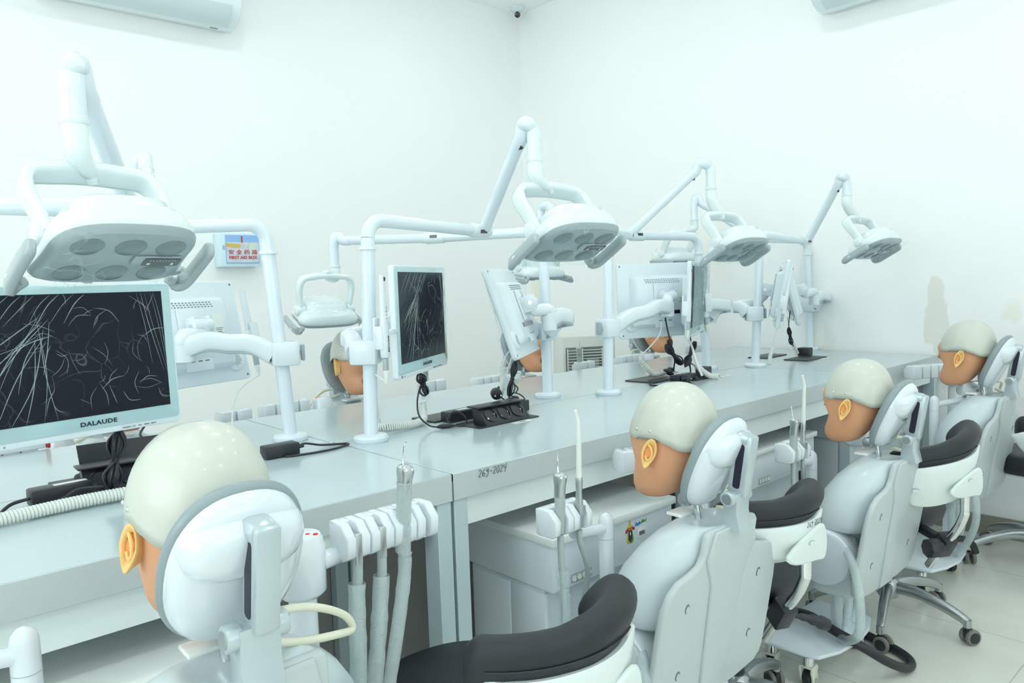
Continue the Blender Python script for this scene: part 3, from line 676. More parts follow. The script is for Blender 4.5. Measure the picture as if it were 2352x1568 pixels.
PEN = {'n': 'white handheld camera beside the left edge of the largest monitor', 'c': 'white handheld camera with lettering clipped left of the central dark-screened monitor', 'r1': 'slanted white handheld camera clipped right of the speaker-grilled monitor back',
    'r2': 'handheld camera clipped to the leaning white monitor', 'f2': 'handheld camera on the far edge of the turned-away monitor', 'r3': 'upright handheld camera with lettering in front of the turned-away monitor',
    'f3': 'leaning handheld camera beside the edge-on monitor by the last near pole', 'r4': 'thin handheld camera beside the monitor closest to the right wall'}
for k, (t, t2, e, A) in MON.items(): tag(t2, PEN[k], 'handheld camera', 'handheld cameras clipped to the monitors')

# ------------------------------------------------------------------ simulated patients
AX = math.radians(10)
def mannequin_head(t, mx, mouth=False):
    """mx: origin at the level of the helmet rim, head centre; local +y = face direction"""
    # skull / face loft: sections in z, each (z, halfwidth, y_back, y_front, exponent)
    sec = [(-0.132, 0.020, 0.030, 0.062), (-0.130, 0.038, 0.012, 0.075), (-0.122, 0.049, -0.004, 0.084), (-0.108, 0.056, -0.020, 0.089), (-0.090, 0.061, -0.036, 0.088), (-0.070, 0.066, -0.052, 0.087),
           (-0.050, 0.069, -0.064, 0.088), (-0.030, 0.071, -0.072, 0.090), (-0.010, 0.072, -0.078, 0.093), (0.010, 0.073, -0.080, 0.095), (0.03, 0.071, -0.078, 0.090)]
    n = 40; rings = []
    for z, w, yb, yf in sec:
        row = []
        for i in range(n):
            a = 2*PI*i/n; c, s_ = math.cos(a), math.sin(a); e = 2/2.4
            x = w*math.copysign(abs(c)**e, c); yc = (yb+yf)/2; y = yc+(yf-yb)/2*math.copysign(abs(s_)**e, s_)
            if s_ > 0.9:   # nose and lips along the middle of the face
                k = max(0, 1-abs(x)/0.020)
                y += k*(0.022*math.exp(-((z+0.026)/0.011)**2) + 0.008*math.exp(-((z+0.075)/0.010)**2) - 0.010*math.exp(-((z+0.058)/0.007)**2) - 0.006*math.exp(-((z-0.004)/0.008)**2))
            if s_ > 0.25: y -= 0.020*math.exp(-((z+0.050)/0.021)**2)*max(0, 1-(abs(x)/0.062)**2); y += 0.004*math.exp(-((z+0.098)/0.02)**2)*max(0, 1-abs(x)/0.05)
            row.append((x, y, z))
        rings.append(row)
    h = B().at(mx).loft(rings).build('head', M['skin'], t, 80)
    # helmet: cream skull cap with stepped rim around the ears
    hel = []
    def rim(a):
        s_ = math.sin(a)
        def sm(e0, e1, v): q = max(0, min(1, (v-e0)/(e1-e0))); return q*q*(3-2*q)
        z = -0.014 + 0.016*sm(-0.70, -0.20, s_)
        return z + 0.007*sm(-0.20, -0.12, s_)*(1-sm(0.36, 0.44, s_))
    lv = 14
    for k in range(lv+1):
        ph = k/lv*PI/2; row = []
        for i in range(56):
            a = 2*PI*i/56; c, s_ = math.cos(a), math.sin(a); e = 2/2.25
            cr_ = math.cos(ph)**0.86; top = 0.118
            x = 0.0835*math.copysign(abs(c)**e, c)*cr_
            y = -0.004+0.0965*math.copysign(abs(s_)**e, s_)*cr_ - 0.010*math.sin(ph)
            z0 = rim(a); z = z0+(top-z0)*math.sin(ph)
            row.append((x, y, z))
        hel.append(row)
    hb = B().at(mx).loft(hel, caps=False)
    hb.add([p for p in hel[-1]], [tuple(range(56))])
    hm = hb.build('helmet', M['helmet'], h, 60)
    sol = hm.modifiers.new('thick', 'SOLIDIFY'); sol.thickness = 0.003; sol.offset = -1
    for sx in (-1, 1):
        for y in (0.036, -0.002):
            p = Vector((sx*(0.0775 if y > 0.01 else 0.0826), y, 0.024)); B().at(mx @ T(*p) @ RY(90)).ell((0, 0, 0), (0.0035, 0.0035, 0.003), 10, 6).build('helmet_rivet', M['chrome'], hm)
    b = B()
    for sx in (-1, 1): b.at(mx).box((sx*0.0715, 0.010, 0.008), (0.012, 0.052, 0.010), 0.002)
    b.build('helmet_clip', M['steel'], hm)
    # front visor lip and back bracket of the cap
    B().at(mx @ T(0, 0.089, 0.012)).box((0, 0, 0), (0.050, 0.014, 0.024), 0.006).build('helmet_brow_plate', M['helmet'], hm)
    # ears: C shaped helix plus lobe
    for sx in (-1, 1):
        E = mx @ SC(0.92, 1, 1) @ T(sx*0.078, 0.004, -0.024) @ SC(1, 0.92, 1.04) @ RZ(-sx*20) @ RX(8)
        bb = B().at(E)
        outer = selp(1, 1, 2.0, 26)
        def er(z, s1, s2, cy=0, cz=0): return [(sx*z, x*s1*(0.92 if y > 0 else 0.92-0.42*abs(y))+cy-0.006*(y-0.3), y*s2+cz) for x, y in outer]
        bb.loft([er(-0.004, 0.013, 0.026), er(0.006, 0.0145, 0.029), er(0.012, 0.0185, 0.032), er(0.0155, 0.0185, 0.032), er(0.0165, 0.0165, 0.030), er(0.0140, 0.013, 0.025, 0.0), er(0.0085, 0.0105, 0.019, 0.002, 0.001), er(0.0075, 0.003, 0.006, 0.003, 0)])
        e_ = bb.build('ear', M['ear'], h, 70)
        B().at(E).loft([er(0.0098, 0.0092, 0.0165, 0.0025, 0.001), er(0.0086, 0.006, 0.011, 0.003, 0), er(0.0083, 0.001, 0.002, 0.003, 0)]).build('ear_hollow', M['earin'], e_, 70)
        B().at(E).tube(spline([(sx*0.011, 0.006, 0.018), (sx*0.0145, -0.004, 0.010), (sx*0.0145, -0.005, -0.006), (sx*0.012, 0.004, -0.014), (sx*0.0105, 0.010, -0.006)], 5), 0.0026, 8).build('ear_fold', M['ear'], e_, 70)
    if mouth:
        B().at(mx @ T(0, 0.089, -0.078) @ RX(-90)).lathe([(0.021, -0.004), (0.0225, 0.002), (0.021, 0.003), (0.001, 0.003)], 26).build('mouth_opening', M['mouth'], h)
    return h

def caster(parent, mx, cream=True):
    if cream:
        c = B().at(mx)
        side = [(-0.020, 0.066), (0.018, 0.066), (0.020, 0.050), (0.014, 0.036), (0.012, 0.020), (0.000, 0.008), (-0.014, 0.008), (-0.024, 0.018), (-0.026, 0.034), (-0.018, 0.044), (-0.026, 0.052)]
        for sy in (-1, 1):
            c.at(mx @ T(0, sy*0.017, 0) @ RX(90) @ T(0, 0, -0.003)).prism(side, 0.006, 0.0015)
        c.at(mx).box((0, 0, 0.063), (0.036, 0.036, 0.007), 0.002)
        o = c.build('caster', M['caster'], parent)
        B().at(mx).cyl((-0.006, -0.012, 0.024), (-0.006, 0.012, 0.024), 0.024, bev=0.003, n=24).build('wheel', M['black'], o)
        B().at(mx).cyl((-0.006, -0.0205, 0.022), (-0.006, 0.0205, 0.022), 0.0085, n=18).build('wheel_bolt', M['steel'], o)
        B().at(mx).cyl((0.0, 0, 0.066), (0.0, 0, 0.092), 0.017, n=20).build('caster_stem', M['chrome'], o)
    else:
        c = B().at(mx).box((0.004, 0, 0.036), (0.030, 0.020, 0.026), 0.006).cyl((0, 0, 0.045), (0, 0, 0.062), 0.0085, n=14)
        o = c.build('caster', M['black'], parent)
        for sy in (-1, 1):
            B().at(mx).cyl((0.010, sy*0.007, 0.0255), (0.010, sy*0.021, 0.0255), 0.0255, bev=0.005, n=26).build('wheel', M['rubber'], o)
            B().at(mx).cyl((0.010, sy*0.020, 0.0255), (0.010, sy*0.0218, 0.0255), 0.0175, n=22).build('hub_cap', M['black'], o)
    return o

def holder_block(b, mx, n, w=0.052):
    """row of n cradles seen from the front: local x along the row, y out towards the user, z up"""
    for k in range(n):
        x0 = k*w
        for s0, s1 in ((0.001, 0.017), (w-0.017, w-0.001)):
            pts = [(0.0, -0.030), (0.040, -0.030), (0.052, -0.022), (0.054, 0.006), (0.034, 0.026), (0.0, 0.026)]
            b.at(mx @ T(x0+s0, 0, 0) @ Matrix(((0, 0, 1, 0), (1, 0, 0, 0), (0, 1, 0, 0), (0, 0, 0, 1)))).prism(pts, s1-s0, 0.003)
        b.at(mx).box((x0+w/2, 0.0045, -0.002), (w-0.006, 0.0235, 0.0535), 0.003)
def syringe(world_mx, label, lean=0, group='three-way syringes in the holders'):
    t = empty('air_water_syringe', world_mx.to_translation(), 0, label, 'dental syringe', group)
    Q = Matrix.Translation(-world_mx.to_translation()) @ world_mx
    B().at(Q).loft([[(x*r, y*r*f, z) for x, y in selp(1, 1, 2.4, 20)] for z, r, f in ((-0.030, 0.0075, 1), (0.0, 0.009, 1), (0.03, 0.0105, 1), (0.048, 0.0105, 1))]).build('handle', M['greyhose'], t)
    B().at(Q).loft([[(x*r, y*r*f+oy, z) for x, y in selp(1, 1, 2.6, 20)] for z, r, f, oy in ((0.048, 0.0108, 1, 0), (0.07, 0.0105, 1.1, 0.001), (0.084, 0.0125, 1.1, 0.002), (0.092, 0.012, 1.0, 0.001), (0.096, 0.008, .9, 0))]).build('head', M['steel'], t)
    b = B()
    for sx in (-1, 1): b.at(Q).ell((sx*0.0055, 0.011, 0.088), (0.0048, 0.004, 0.004), 12, 8)
    b.build('button', M['chrome'], t)
    B().at(Q).tube(spline([(0, -0.003, 0.094), (-0.004, -0.008, 0.108), (-0.012, -0.016, 0.124), (-0.020, -0.022, 0.126)], 5), 0.0016, 8).build('nozzle', M['chrome'], t)
    return t
def suction(world_mx, label, tip=True, group='suction handpieces in the holders'):
    t = empty('suction_handpiece', world_mx.to_translation(), 0, label, 'suction handpiece', group)
    Q = Matrix.Translation(-world_mx.to_translation()) @ world_mx
    B().at(Q).lathe([(0.004, -0.035), (0.0055, -0.03), (0.0075, -0.005), (0.0085, 0.0), (0.0085, 0.02), (0.0072, 0.035), (0.0066, 0.048), (0.0076, 0.062), (0.0076, 0.074), (0.006, 0.078)], 20).build('handle', M['steel'], t)
    B().at(Q).box((0, 0.0085, 0.008), (0.018, 0.006, 0.022), 0.0025).build('slide_valve', M['steel'], t)
    if tip:
        B().at(Q).tube(spline([(0, 0, 0.076), (0, 0, 0.10), (0.0005, 0, 0.15), (0.001, 0, 0.185), (0.004, -0.002, 0.205), (0.0075, -0.003, 0.217)], 4), [0.0066]*2+[0.0064-0.0032*i/18 for i in range(19)], 12).build('suction_tip', M['whitehose'], t)
    return t

def simulator(X, ZP, label, Y=0.862, rz=0, post=(-0.11, 0.22), rear=False, trayx=0.165, platform=True, ncast=4, mouth=False, group='patient simulators', bx=-0.06, hrot=0, pdz=0, trayy=0.165, trot=0):
    """a seated dental training dummy. Local frame: origin below the back plate centre, +y = facing direction"""
    t = empty('patient_simulator', (X, Y, 0), rz, label, 'dental training dummy', group)
    zc = ZP
    PL = T(0, 0, zc) @ RX(10)            # plate frame: x right, z up the plate, y forward (top leans back)
    PF = PL @ Matrix(((1, 0, 0, 0), (0, 0, -1, 0), (0, 1, 0, 0), (0, 0, 0, 1)))   # prism frame: xy outline, z towards -y (back)
    half = [(0.0, 0.218), (0.083, 0.218), (0.092, 0.208), (0.094, 0.172), (0.104, 0.152), (0.125, 0.143), (0.165, 0.135), (0.190, 0.118), (0.206, 0.088), (0.211, 0.04), (0.212, -0.05), (0.210, -0.128), (0.203, -0.150), (0.180, -0.166), (0.10, -0.176), (0.0, -0.178)]
    out = [(x, y) for x, y in half]+[(-x, y) for x, y in reversed(half[1:-1])]
    pl = B().at(PF).prism(out, 0.016, 0.006, 3).build('back_plate', M['plate'], t, 60)
    # raised spine of the plate
    sp = [(0.070, 0.217), (0.088, 0.16), (0.060, 0.10), (0.052, -0.03), (0.044, -0.172), (-0.044, -0.172), (-0.052, -0.03), (-0.060, 0.10), (-0.088, 0.16), (-0.070, 0.217)]
    B().at(PF @ T(0, 0, 0.012)).prism(sp, 0.010, 0.005, 3).build('plate_spine', M['plate'], pl, 60)
    for sx in (-1, 1):
        for y in (0.072, -0.075):
            B().at(PF @ T(sx*0.132, y, 0.0162)).prism(selp(0.0075, 0.0105, 2, 20), 0.0006).build('screw_recess', M['inkgrey'], pl)
            B().at(PF @ T(sx*0.132+0.001, y-0.002, 0.0166)).prism(selp(0.0055, 0.0080, 2, 20), 0.0006).build('screw_cap', M['plate'], pl)
    # torso: collar, shoulders, chest
    sec = [(0.205, 0.052, -0.015, 0.050), (0.212, 0.060, -0.025, 0.058), (0.212, 0.074, -0.03, 0.068), (0.206, 0.088, -0.03, 0.080), (0.186, 0.112, -0.025, 0.108), (0.155, 0.142, -0.02, 0.138), (0.115, 0.170, -0.012, 0.166), (0.07, 0.186, -0.004, 0.184),
           (0.04, 0.190, 0.000, 0.190), (0.022, 0.186, 0.004, 0.188), (0.012, 0.172, 0.012, 0.178)]
    rings = []
    for z, w, yb, yf in sec:
        yc = (yb+yf)/2; rings.append([(x*w, yc+y*(yf-yb)/2-0.015, zc+z) for x, y in selp(1, 1, 2.7, 44)])
    B().loft(rings).build('torso', M['torso'], t, 70)
    # lower body: rounded box that carries the hip disc
    B().box((0, 0.105, zc-0.125), (0.30, 0.14, 0.14), 0.03, 4).build('hip_housing', M['torso'], t)
    for sx in (-1, 1):
        B().at(T(sx*0.12, 0.112, zc-0.058)).cyl((0, 0, 0), (sx*0.075, -0.006, -0.004), 0.080, bev=0.006, n=44).build('hip_drum', M['wplastic'], t, 50)
        B().at(T(sx*0.196, 0.106, zc-0.062)).cyl((0, 0, 0), (sx*0.010, -0.0010, 0), 0.0765, n=44, bev=0.003).build('hip_disc', M['hipdisc'], t, 50)
    # column and wheeled base
    B().box((0, 0.14, (zc-0.18+0.12)/2), (0.060, 0.045, zc-0.18-0.10), 0.004).build('column', M['cabinet'], t)
    base = [(-0.185, -0.02+0.14), (-0.19, 0.285), (0.19, 0.285), (0.185, 0.12), (0.175, 0.10), (0.10, 0.072), (0.0, 0.060), (-0.10, 0.072), (-0.175, 0.10)]
    if platform:
        p = B().at(T(bx, 0, 0.098)).prism([(x, y) for x, y in reversed(base)], 0.012, 0.004).build('base_plate', M['cabinet'], t)
        for sx in (-1, 1):
            for y in ((0.140, 0.255) if ncast == 4 else (0.14,)):
                caster(t, T(bx+sx*0.158, y, 0.0) @ RZ(200+sx*25+y*60), True)
        for sx in (-1, 0, 1):   # film-wrapped hoses hanging under the body
            pts = spline([(sx*0.06, 0.13, zc-0.17), (sx*0.07-0.02, 0.11, (zc-0.17)*0.7), (sx*0.05-0.03, 0.12, 0.125)], 6)
            B().tube(pts, 0.013, 10).build('wrapped_hose', M['sleeve'], t)
        B().tube(spline([(-0.17, 0.06, zc-0.02), (-0.215, 0.01, zc-0.06), (-0.222, -0.01, zc-0.16), (-0.21, 0.0, zc-0.25), (-0.15, 0.06, 0.14), (-0.10, 0.10, 0.122)], 7), 0.0125, 12).build('looping_hose', M['sleeve'], t)
    # head, helmet, neck
    HM = T(0, 0.093, zc+0.372)
    mannequin_head(t, HM, mouth)
    B().cyl((0, 0.030, zc+0.20), (0, 0.040, zc+0.262), 0.0085, n=16).build('neck_rod', M['chrome'], t)
    B().at(T(0, 0.055, zc+0.245)).cyl((-0.022, 0, 0), (0.022, 0, 0), 0.016, bev=0.003).build('neck_joint', M['steel'], t)
    B().box((0, 0.01, zc+0.345), (0.036, 0.03, 0.035), 0.006).build('skull_socket', M['steel'], t)
    B().box((0.0, 0.066, zc+0.214), (0.080, 0.040, 0.008), 0.003).build('neck_tray', M['cabtop'], t)
    # headrest
    PD = T(0, -0.002, zc+0.338) @ RX(24)
    def pad(y, a, b_, cz=0): return [(x*a, y, z*b_+cz - 0.10*abs(x)*abs(x)*0) for x, z in selp(1, 1, 2.35, 48)]
    B().at(PD).loft([pad(0.012, 0.060, 0.080), pad(0.010, 0.074, 0.095), pad(0.005, 0.081, 0.104), pad(-0.001, 0.0845, 0.108), pad(-0.007, 0.084, 0.1075), pad(-0.012, 0.080, 0.103)]).build('headrest_cushion', M['cushion'], t, 60)
    B().at(PD).loft([pad(-0.008, 0.079, 0.102), pad(-0.013, 0.0800, 0.1030), pad(-0.022, 0.077, 0.100), pad(-0.030, 0.070, 0.092), pad(-0.036, 0.058, 0.078), pad(-0.039, 0.038, 0.054), pad(-0.040, 0.01, 0.014)]).build('headrest_shell', M['wshell'], t, 60)
    # upper hump of the shell where the bracket enters
    B().at(PD).loft([[(x*0.074, -0.018, z*0.044+0.040) for x, z in selp(1, 1, 2.5, 40)], [(x*0.068, -0.034, z*0.041+0.042) for x, z in selp(1, 1, 2.5, 40)], [(x*0.060, -0.044, z*0.036+0.044) for x, z in selp(1, 1, 2.5, 40)], [(x*0.048, -0.051, z*0.028+0.046) for x, z in selp(1, 1, 2.5, 40)], [(x*0.03, -0.053, z*0.018+0.046) for x, z in selp(1, 1, 2.5, 40)]]).build('headrest_hump', M['wshell'], t, 60)
    # bracket: channel arm, slot, hinge and fin
    hz, hy = zc+0.270, -0.058
    BR = T(0, hy, hz) @ RX(9)
    b = B().at(BR); b.box((0.006, -0.002, 0.066), (0.030, 0.040, 0.125), 0.005)
    b.box((0.004, 0.012, 0.120), (0.034, 0.056, 0.024), 0.009)
    b.build('headrest_bracket', M['bracket'], t)
    B().at(BR @ T(-0.0097, -0.001, 0.064) @ Matrix(((0, 0, 1, 0), (1, 0, 0, 0), (0, 1, 0, 0), (0, 0, 0, 1)))).prism([(a, c) for a, c in rrect(0.016, 0.092, 0.006, 5)], 0.0012).build('bracket_slot', M['slot'], t)
    hb = B().at(T(0, hy, hz)).cyl((-0.036, 0, 0), (-0.018, 0, 0), 0.0155, bev=0.002, n=24).cyl((0.018, 0, 0), (0.036, 0, 0), 0.0155, bev=0.002, n=24).cyl((-0.02, 0, 0), (0.02, 0, 0), 0.012, n=20)
    hg = hb.build('bracket_hinge', M['bracket'], t)
    B().at(T(0, hy, hz)).cyl((-0.0372, 0, 0), (-0.0350, 0, 0), 0.0105, n=20).build('hinge_bolt', M['steel'], hg)
    fin = [(-0.016, 0.010), (0.012, 0.008), (0.016, -0.020), (0.024, -0.066), (-0.022, -0.066), (-0.014, -0.03)]
    B().at(T(-0.024, hy, hz) @ Matrix(((0, 0, 1, 0), (1, 0, 0, 0), (0, 1, 0, 0), (0, 0, 0, 1)))).prism(fin, 0.048, 0.002).build('bracket_fin', M['bracket'], t)
    # post, side arm and two-cradle holder (left of the dummy)
    px0, py0 = post; zpst = zc+0.198+pdz
    po = B().tube([(px0, py0, 0.35), (px0, py0, zpst-0.018), (px0, py0, zpst-0.008), (px0, py0, zpst-0.001), (px0, py0, zpst+0.001)], [0.0172, 0.0172, 0.0148, 0.008, 0.002], 24).build('holder_post', M['wplastic'], t, 50)
    B().at(T(px0, py0, zpst-0.056)).lathe([(0.0176, -0.0005), (0.0176, 0.0005)], 24).build('post_seam', M['greyhose'], po)
    PR = T(px0, py0, 0) @ RZ(hrot)
    B().at(PR).cyl((0, 0, zpst-0.034), (-0.115, -0.008, zpst-0.016), 0.0115, n=18).build('holder_arm', M['wplastic'], t)
    hb = B(); HBm = PR @ T(-0.205, 0.006, zpst+0.030) @ Matrix(((1, 0, 0, 0), (0, -1, 0, 0), (0, 0, 1, 0), (0, 0, 0, 1)))
    holder_block(hb, HBm, 2, 0.056); hb.build('left_holder', M['wplastic'], t, 50)
    # right tray: control pod and four cradles
    tx, ty, tz = trayx, trayy, zc+(0.270 if rz == 0 else 0.235)
    TR = T(tx, ty, 0) @ RZ(trot)
    B().at(T(tx, ty, tz)).lathe([(0.030, -0.075), (0.036, -0.068), (0.0365, 0.0), (0.034, 0.004), (0.034, 0.010), (0.030, 0.016), (0.005, 0.018)], 32).build('control_pod', M['wplastic'], t, 50)
    b = B()
    for dx, dy in ((0.008, -0.010), (0.017, -0.018)): b.at(T(tx+dx, ty+dy, tz+0.0165)).ell((0, 0, 0), (0.0045, 0.0035, 0.002), 12, 6)
    b.build('red_button', M['red'], t)
    B().cyl((tx, ty, 0.30), (tx, ty, tz-0.07), 0.021, n=20).build('tray_post', M['wplastic'], t)
    B().at(TR).cyl((0.02, 0, tz-0.035), (0.065, 0, tz-0.030), 0.014, n=18, bev=0.003).build('tray_arm', M['wplastic'], t)
    hb = B(); holder_block(hb, TR @ T(0.055, 0.012, tz-0.005) @ Matrix(((1, 0, 0, 0), (0, -1, 0, 0), (0, 0, 1, 0), (0, 0, 0, 1))), 4, 0.043); hb.build('right_tray', M['wplastic'], t, 50)
    # cream air hose looping over the right shoulder
    B().tube(spline([(0.03, 0.01, zc+0.255), (0.09, 0.0, zc+0.250), (0.150, 0.02, zc+0.215), (0.170, 0.03, zc+0.185), (0.135, 0.01, zc+0.195), (0.07, -0.01, zc+0.215), (0.02, 0.0, zc+0.23)], 8), 0.0052, 10).build('air_hose', M['creamhose'], t)
    return t
ST = [(0.330, 0.545), (1.320, 0.482), (2.235, 0.448), (3.200, 0.507)]
simulator(0.325, 0.545, 'nearest cream-helmeted training dummy, large in the left foreground', post=(-0.178, 0.22), pdz=0.045)
simulator(1.320, 0.482, 'training dummy with cream helmet just right of the big black armrest', post=(-0.085, 0.215), trayx=0.30, trayy=0.23, trot=155)
simulator(2.235, 0.448, 'third training dummy, its cream helmet above the small black stool backrest', post=(-0.02, 0.225))
simulator(3.200, 0.507, 'farthest training dummy in front, face in profile against the right wall', post=(-0.06, 0.185), bx=-0.15, hrot=128, trayx=0.30, trayy=0.23, trot=155)

# ------------------------------------------------------------------ instruments in the holders
def inst(x, y, z, lean=(0, 0), rz=180): return T(x, y, z) @ RZ(rz) @ RX(lean[0]) @ RY(lean[1])
def sim_pt(i, dx, dy, dz): return ST[i][0]+dx, 0.862+dy, ST[i][1]+dz
HOLD = {1: (-0.085, 0.215), 2: (-0.02, 0.225), 3: (-0.06, 0.185)}
names = {1: 'beside the largest black armrest', 2: 'between the two middle dummies', 3: 'in front of the farthest dummy'}
def hose(name, pts, r, m, label, cat='hose', group=None, n=10):
    o = B().tube(spline(pts, 8), r, n).build(name, m); return tag(o, label, cat, group)
for i in (1, 2, 3):
    px0, py0 = HOLD[i]; X, Z = ST[i]
    X = {1: 1.320, 2: 2.235, 3: 3.200}[i]
    PR = T(X+px0, 0.862+py0, 0) @ RZ(128 if i == 3 else 0)
    z = Z+0.198+0.024
    p1 = PR @ Vector((-0.205+0.028, -0.033, z)); p2 = PR @ Vector((-0.205+0.084, -0.033, z)); x1, x2 = p1.x, p2.x; y = p1.y; y2 = p2.y; ir = 180+(128 if i == 3 else 0)
    syringe(inst(x1, y, z+0.012, (-3, 2), ir), 'grey three-way syringe %s' % names[i])
    suction(inst(x2, y2, z+0.010, (-2, 0), ir), 'steel suction handpiece with long white tip %s' % names[i])
    hose('instrument_hose', [(x1, y, z-0.02), (x1+0.002, y+0.002, z-0.07), (x1+0.010, y+0.006, z-0.16), (x1+0.02, y+0.02, z-0.33)], 0.0068, M['greyhose'], 'grey hose hanging from the three-way syringe %s' % names[i])
    hose('instrument_hose', [(x2, y2, z-0.025), (x2+0.004, y2+0.002, z-0.055), (x2+0.040, y2+0.02, z-0.11), (x2+0.075, y2+0.05, z-0.16), (x2+0.085, y2+0.08, z-0.26)], 0.0062, M['greyhose'], 'grey hose curving from the suction handpiece %s' % names[i])
    sl = B(); P = spline([(x1+0.006, y+0.004, z-0.095), (x1+0.014, y+0.008, z-0.18), (x1+0.022, y+0.018, z-0.33)], 10)
    sl.tube(P, [0.0125+0.003*noise.noise((k*0.9, i, 0)) for k in range(len(P))], 14, caps=False)
    tag(sl.build('plastic_sleeve', M['bag']), 'crumpled clear plastic sleeve around the hose %s' % names[i], 'plastic sleeve')
# near right tray: three wrapped hoses and a wrapped syringe
tx, ty, tz = 0.325+0.165+0.055, 0.862+0.165-0.032, 0.545+0.270
wrap = [(0, 0.0), (1, 0.0), (2, 0.0)]
for k, (a, lab, up) in enumerate(((0.0215, 'first from the control pod', 0), (0.0645, 'second from the control pod', 0), (0.1075, 'holding the raised syringe', 1))):
    x = tx+a; y = ty
    xe = 0.53+0.014*k
    P = spline([(x, y, tz-0.045), (x-0.004, y, tz-0.09), (x+(xe-x)*0.35, y-0.01, tz-0.19), (x+(xe-x)*0.8, y-0.02, tz-0.33), (xe, y-0.02, tz-0.46)], 10)
    if not up:
        hose('instrument_hose', [(x, y, tz-0.005), (x, y, tz-0.05), (x-0.003, y, tz-0.09), (x+(xe-x)*0.35, y-0.01, tz-0.20)], 0.0078, M['greyhose'], 'grey hose in the four-slot tray, %s' % lab)
        sl = B().box((x, y-0.003, tz-0.018), (0.012, 0.010, 0.05), 0.002).build('hose_clip', M['steel']); tag(sl, 'steel clip in the four-slot tray, %s' % lab, 'clip')
        P = P[7:]
    sl = B().tube(P, [(0.013 if not up else 0.011)+0.0022*noise.noise((q*0.55, k, 3)) for q in range(len(P))], 16, caps=False)
    tag(sl.build('plastic_sleeve', M['sleeve']), 'milky plastic sleeve on the near tray hose, %s' % lab, 'plastic sleeve')
W0 = T(tx+0.1075, ty, tz+0.000) @ RZ(185) @ RX(-2) @ RY(-3)
sy = syringe(W0 @ SC(1, 1, 1), 'milky-wrapped three-way syringe standing in the nearest four-slot tray', group=None)
P = spline([(W0 @ Vector((0, 0, z))) for z in (-0.045, -0.01, 0.02, 0.05, 0.068)], 6)
tag(B().tube(P, [0.0125+0.0016*noise.noise((q*0.9, 7, 3)) for q in range(len(P))], 16, caps=False).build('plastic_sleeve', M['sleeve']), 'crinkled milky wrap around the raised syringe in the nearest tray', 'plastic sleeve')

# ------------------------------------------------------------------ cabinets under the front benches
def crest(t, mx):
    """small university crest and lettering on a sticker"""
    s = 0.001
    def poly(pts, z, m): B().at(mx @ T(0, 0, z)).prism([(x*s, y*s) for x, y in pts], 0.0003).build('crest_piece', m, t)
    poly([(-13, -22), (-11, -8), (-8, 0), (-9, 8), (9, 8), (8, 0), (11, -8), (13, -22), (8, -30), (-8, -30)], 0, M['yellow'])
    poly([(0, -30), (4, -22), (6, 0), (8, 2), (11, -8), (13, -22), (8, -30)], 0.0003, M['crestgreen'])
    poly([(-7, -20), (-6, 0), (-4, 7), (4, 7), (6, 0), (7, -20), (0, -27)], 0.0005, M['ink'])
    poly([(-2.5, -6), (0, 2), (2.5, -6), (0, -10)], 0.0008, M['label'])
    poly([(-14, 9), (-9, 14), (-3, 16), (-2.5, 26), (0, 29), (2.5, 26), (3, 16), (9, 14), (14, 12), (12, 7), (0, 9), (-12, 5)], 0.0004, M['yellow'])
    poly([(-18, 0), (-17, 6), (-9, 9.5), (9, 10), (17, 8), (18, 2), (12, 1), (8, 4), (-8, 3.5), (-12, -2)], 0.0007, M['crestred'])
    poly([(-8, 4.5), (-7, 7.5), (7, 8), (8, 5)], 0.001, M['crestpink'])
    text_mesh('sticker_lettering', 'Jingle', 0.011, mx @ T(0.031, 0.013, 0.0004), M['logoblue'], t, shear=0.3, bold=0.0004)
    text_mesh('sticker_lettering', 'Med', 0.011, mx @ T(0.054, 0.015, 0.0004), M['logogreen'], t, shear=0.3, bold=0.0004)
    B().at(mx @ T(0.045, -0.012, 0)).prism(rrect(0.036, 0.026, 0.006), 0.0016, 0.0005).build('display_frame', M['cabtop'], t)
    B().at(mx @ T(0.045, -0.013, 0.0014)).prism(rrect(0.022, 0.010, 0.001, 2), 0.0008).build('display_window', M['inkgrey'], t)
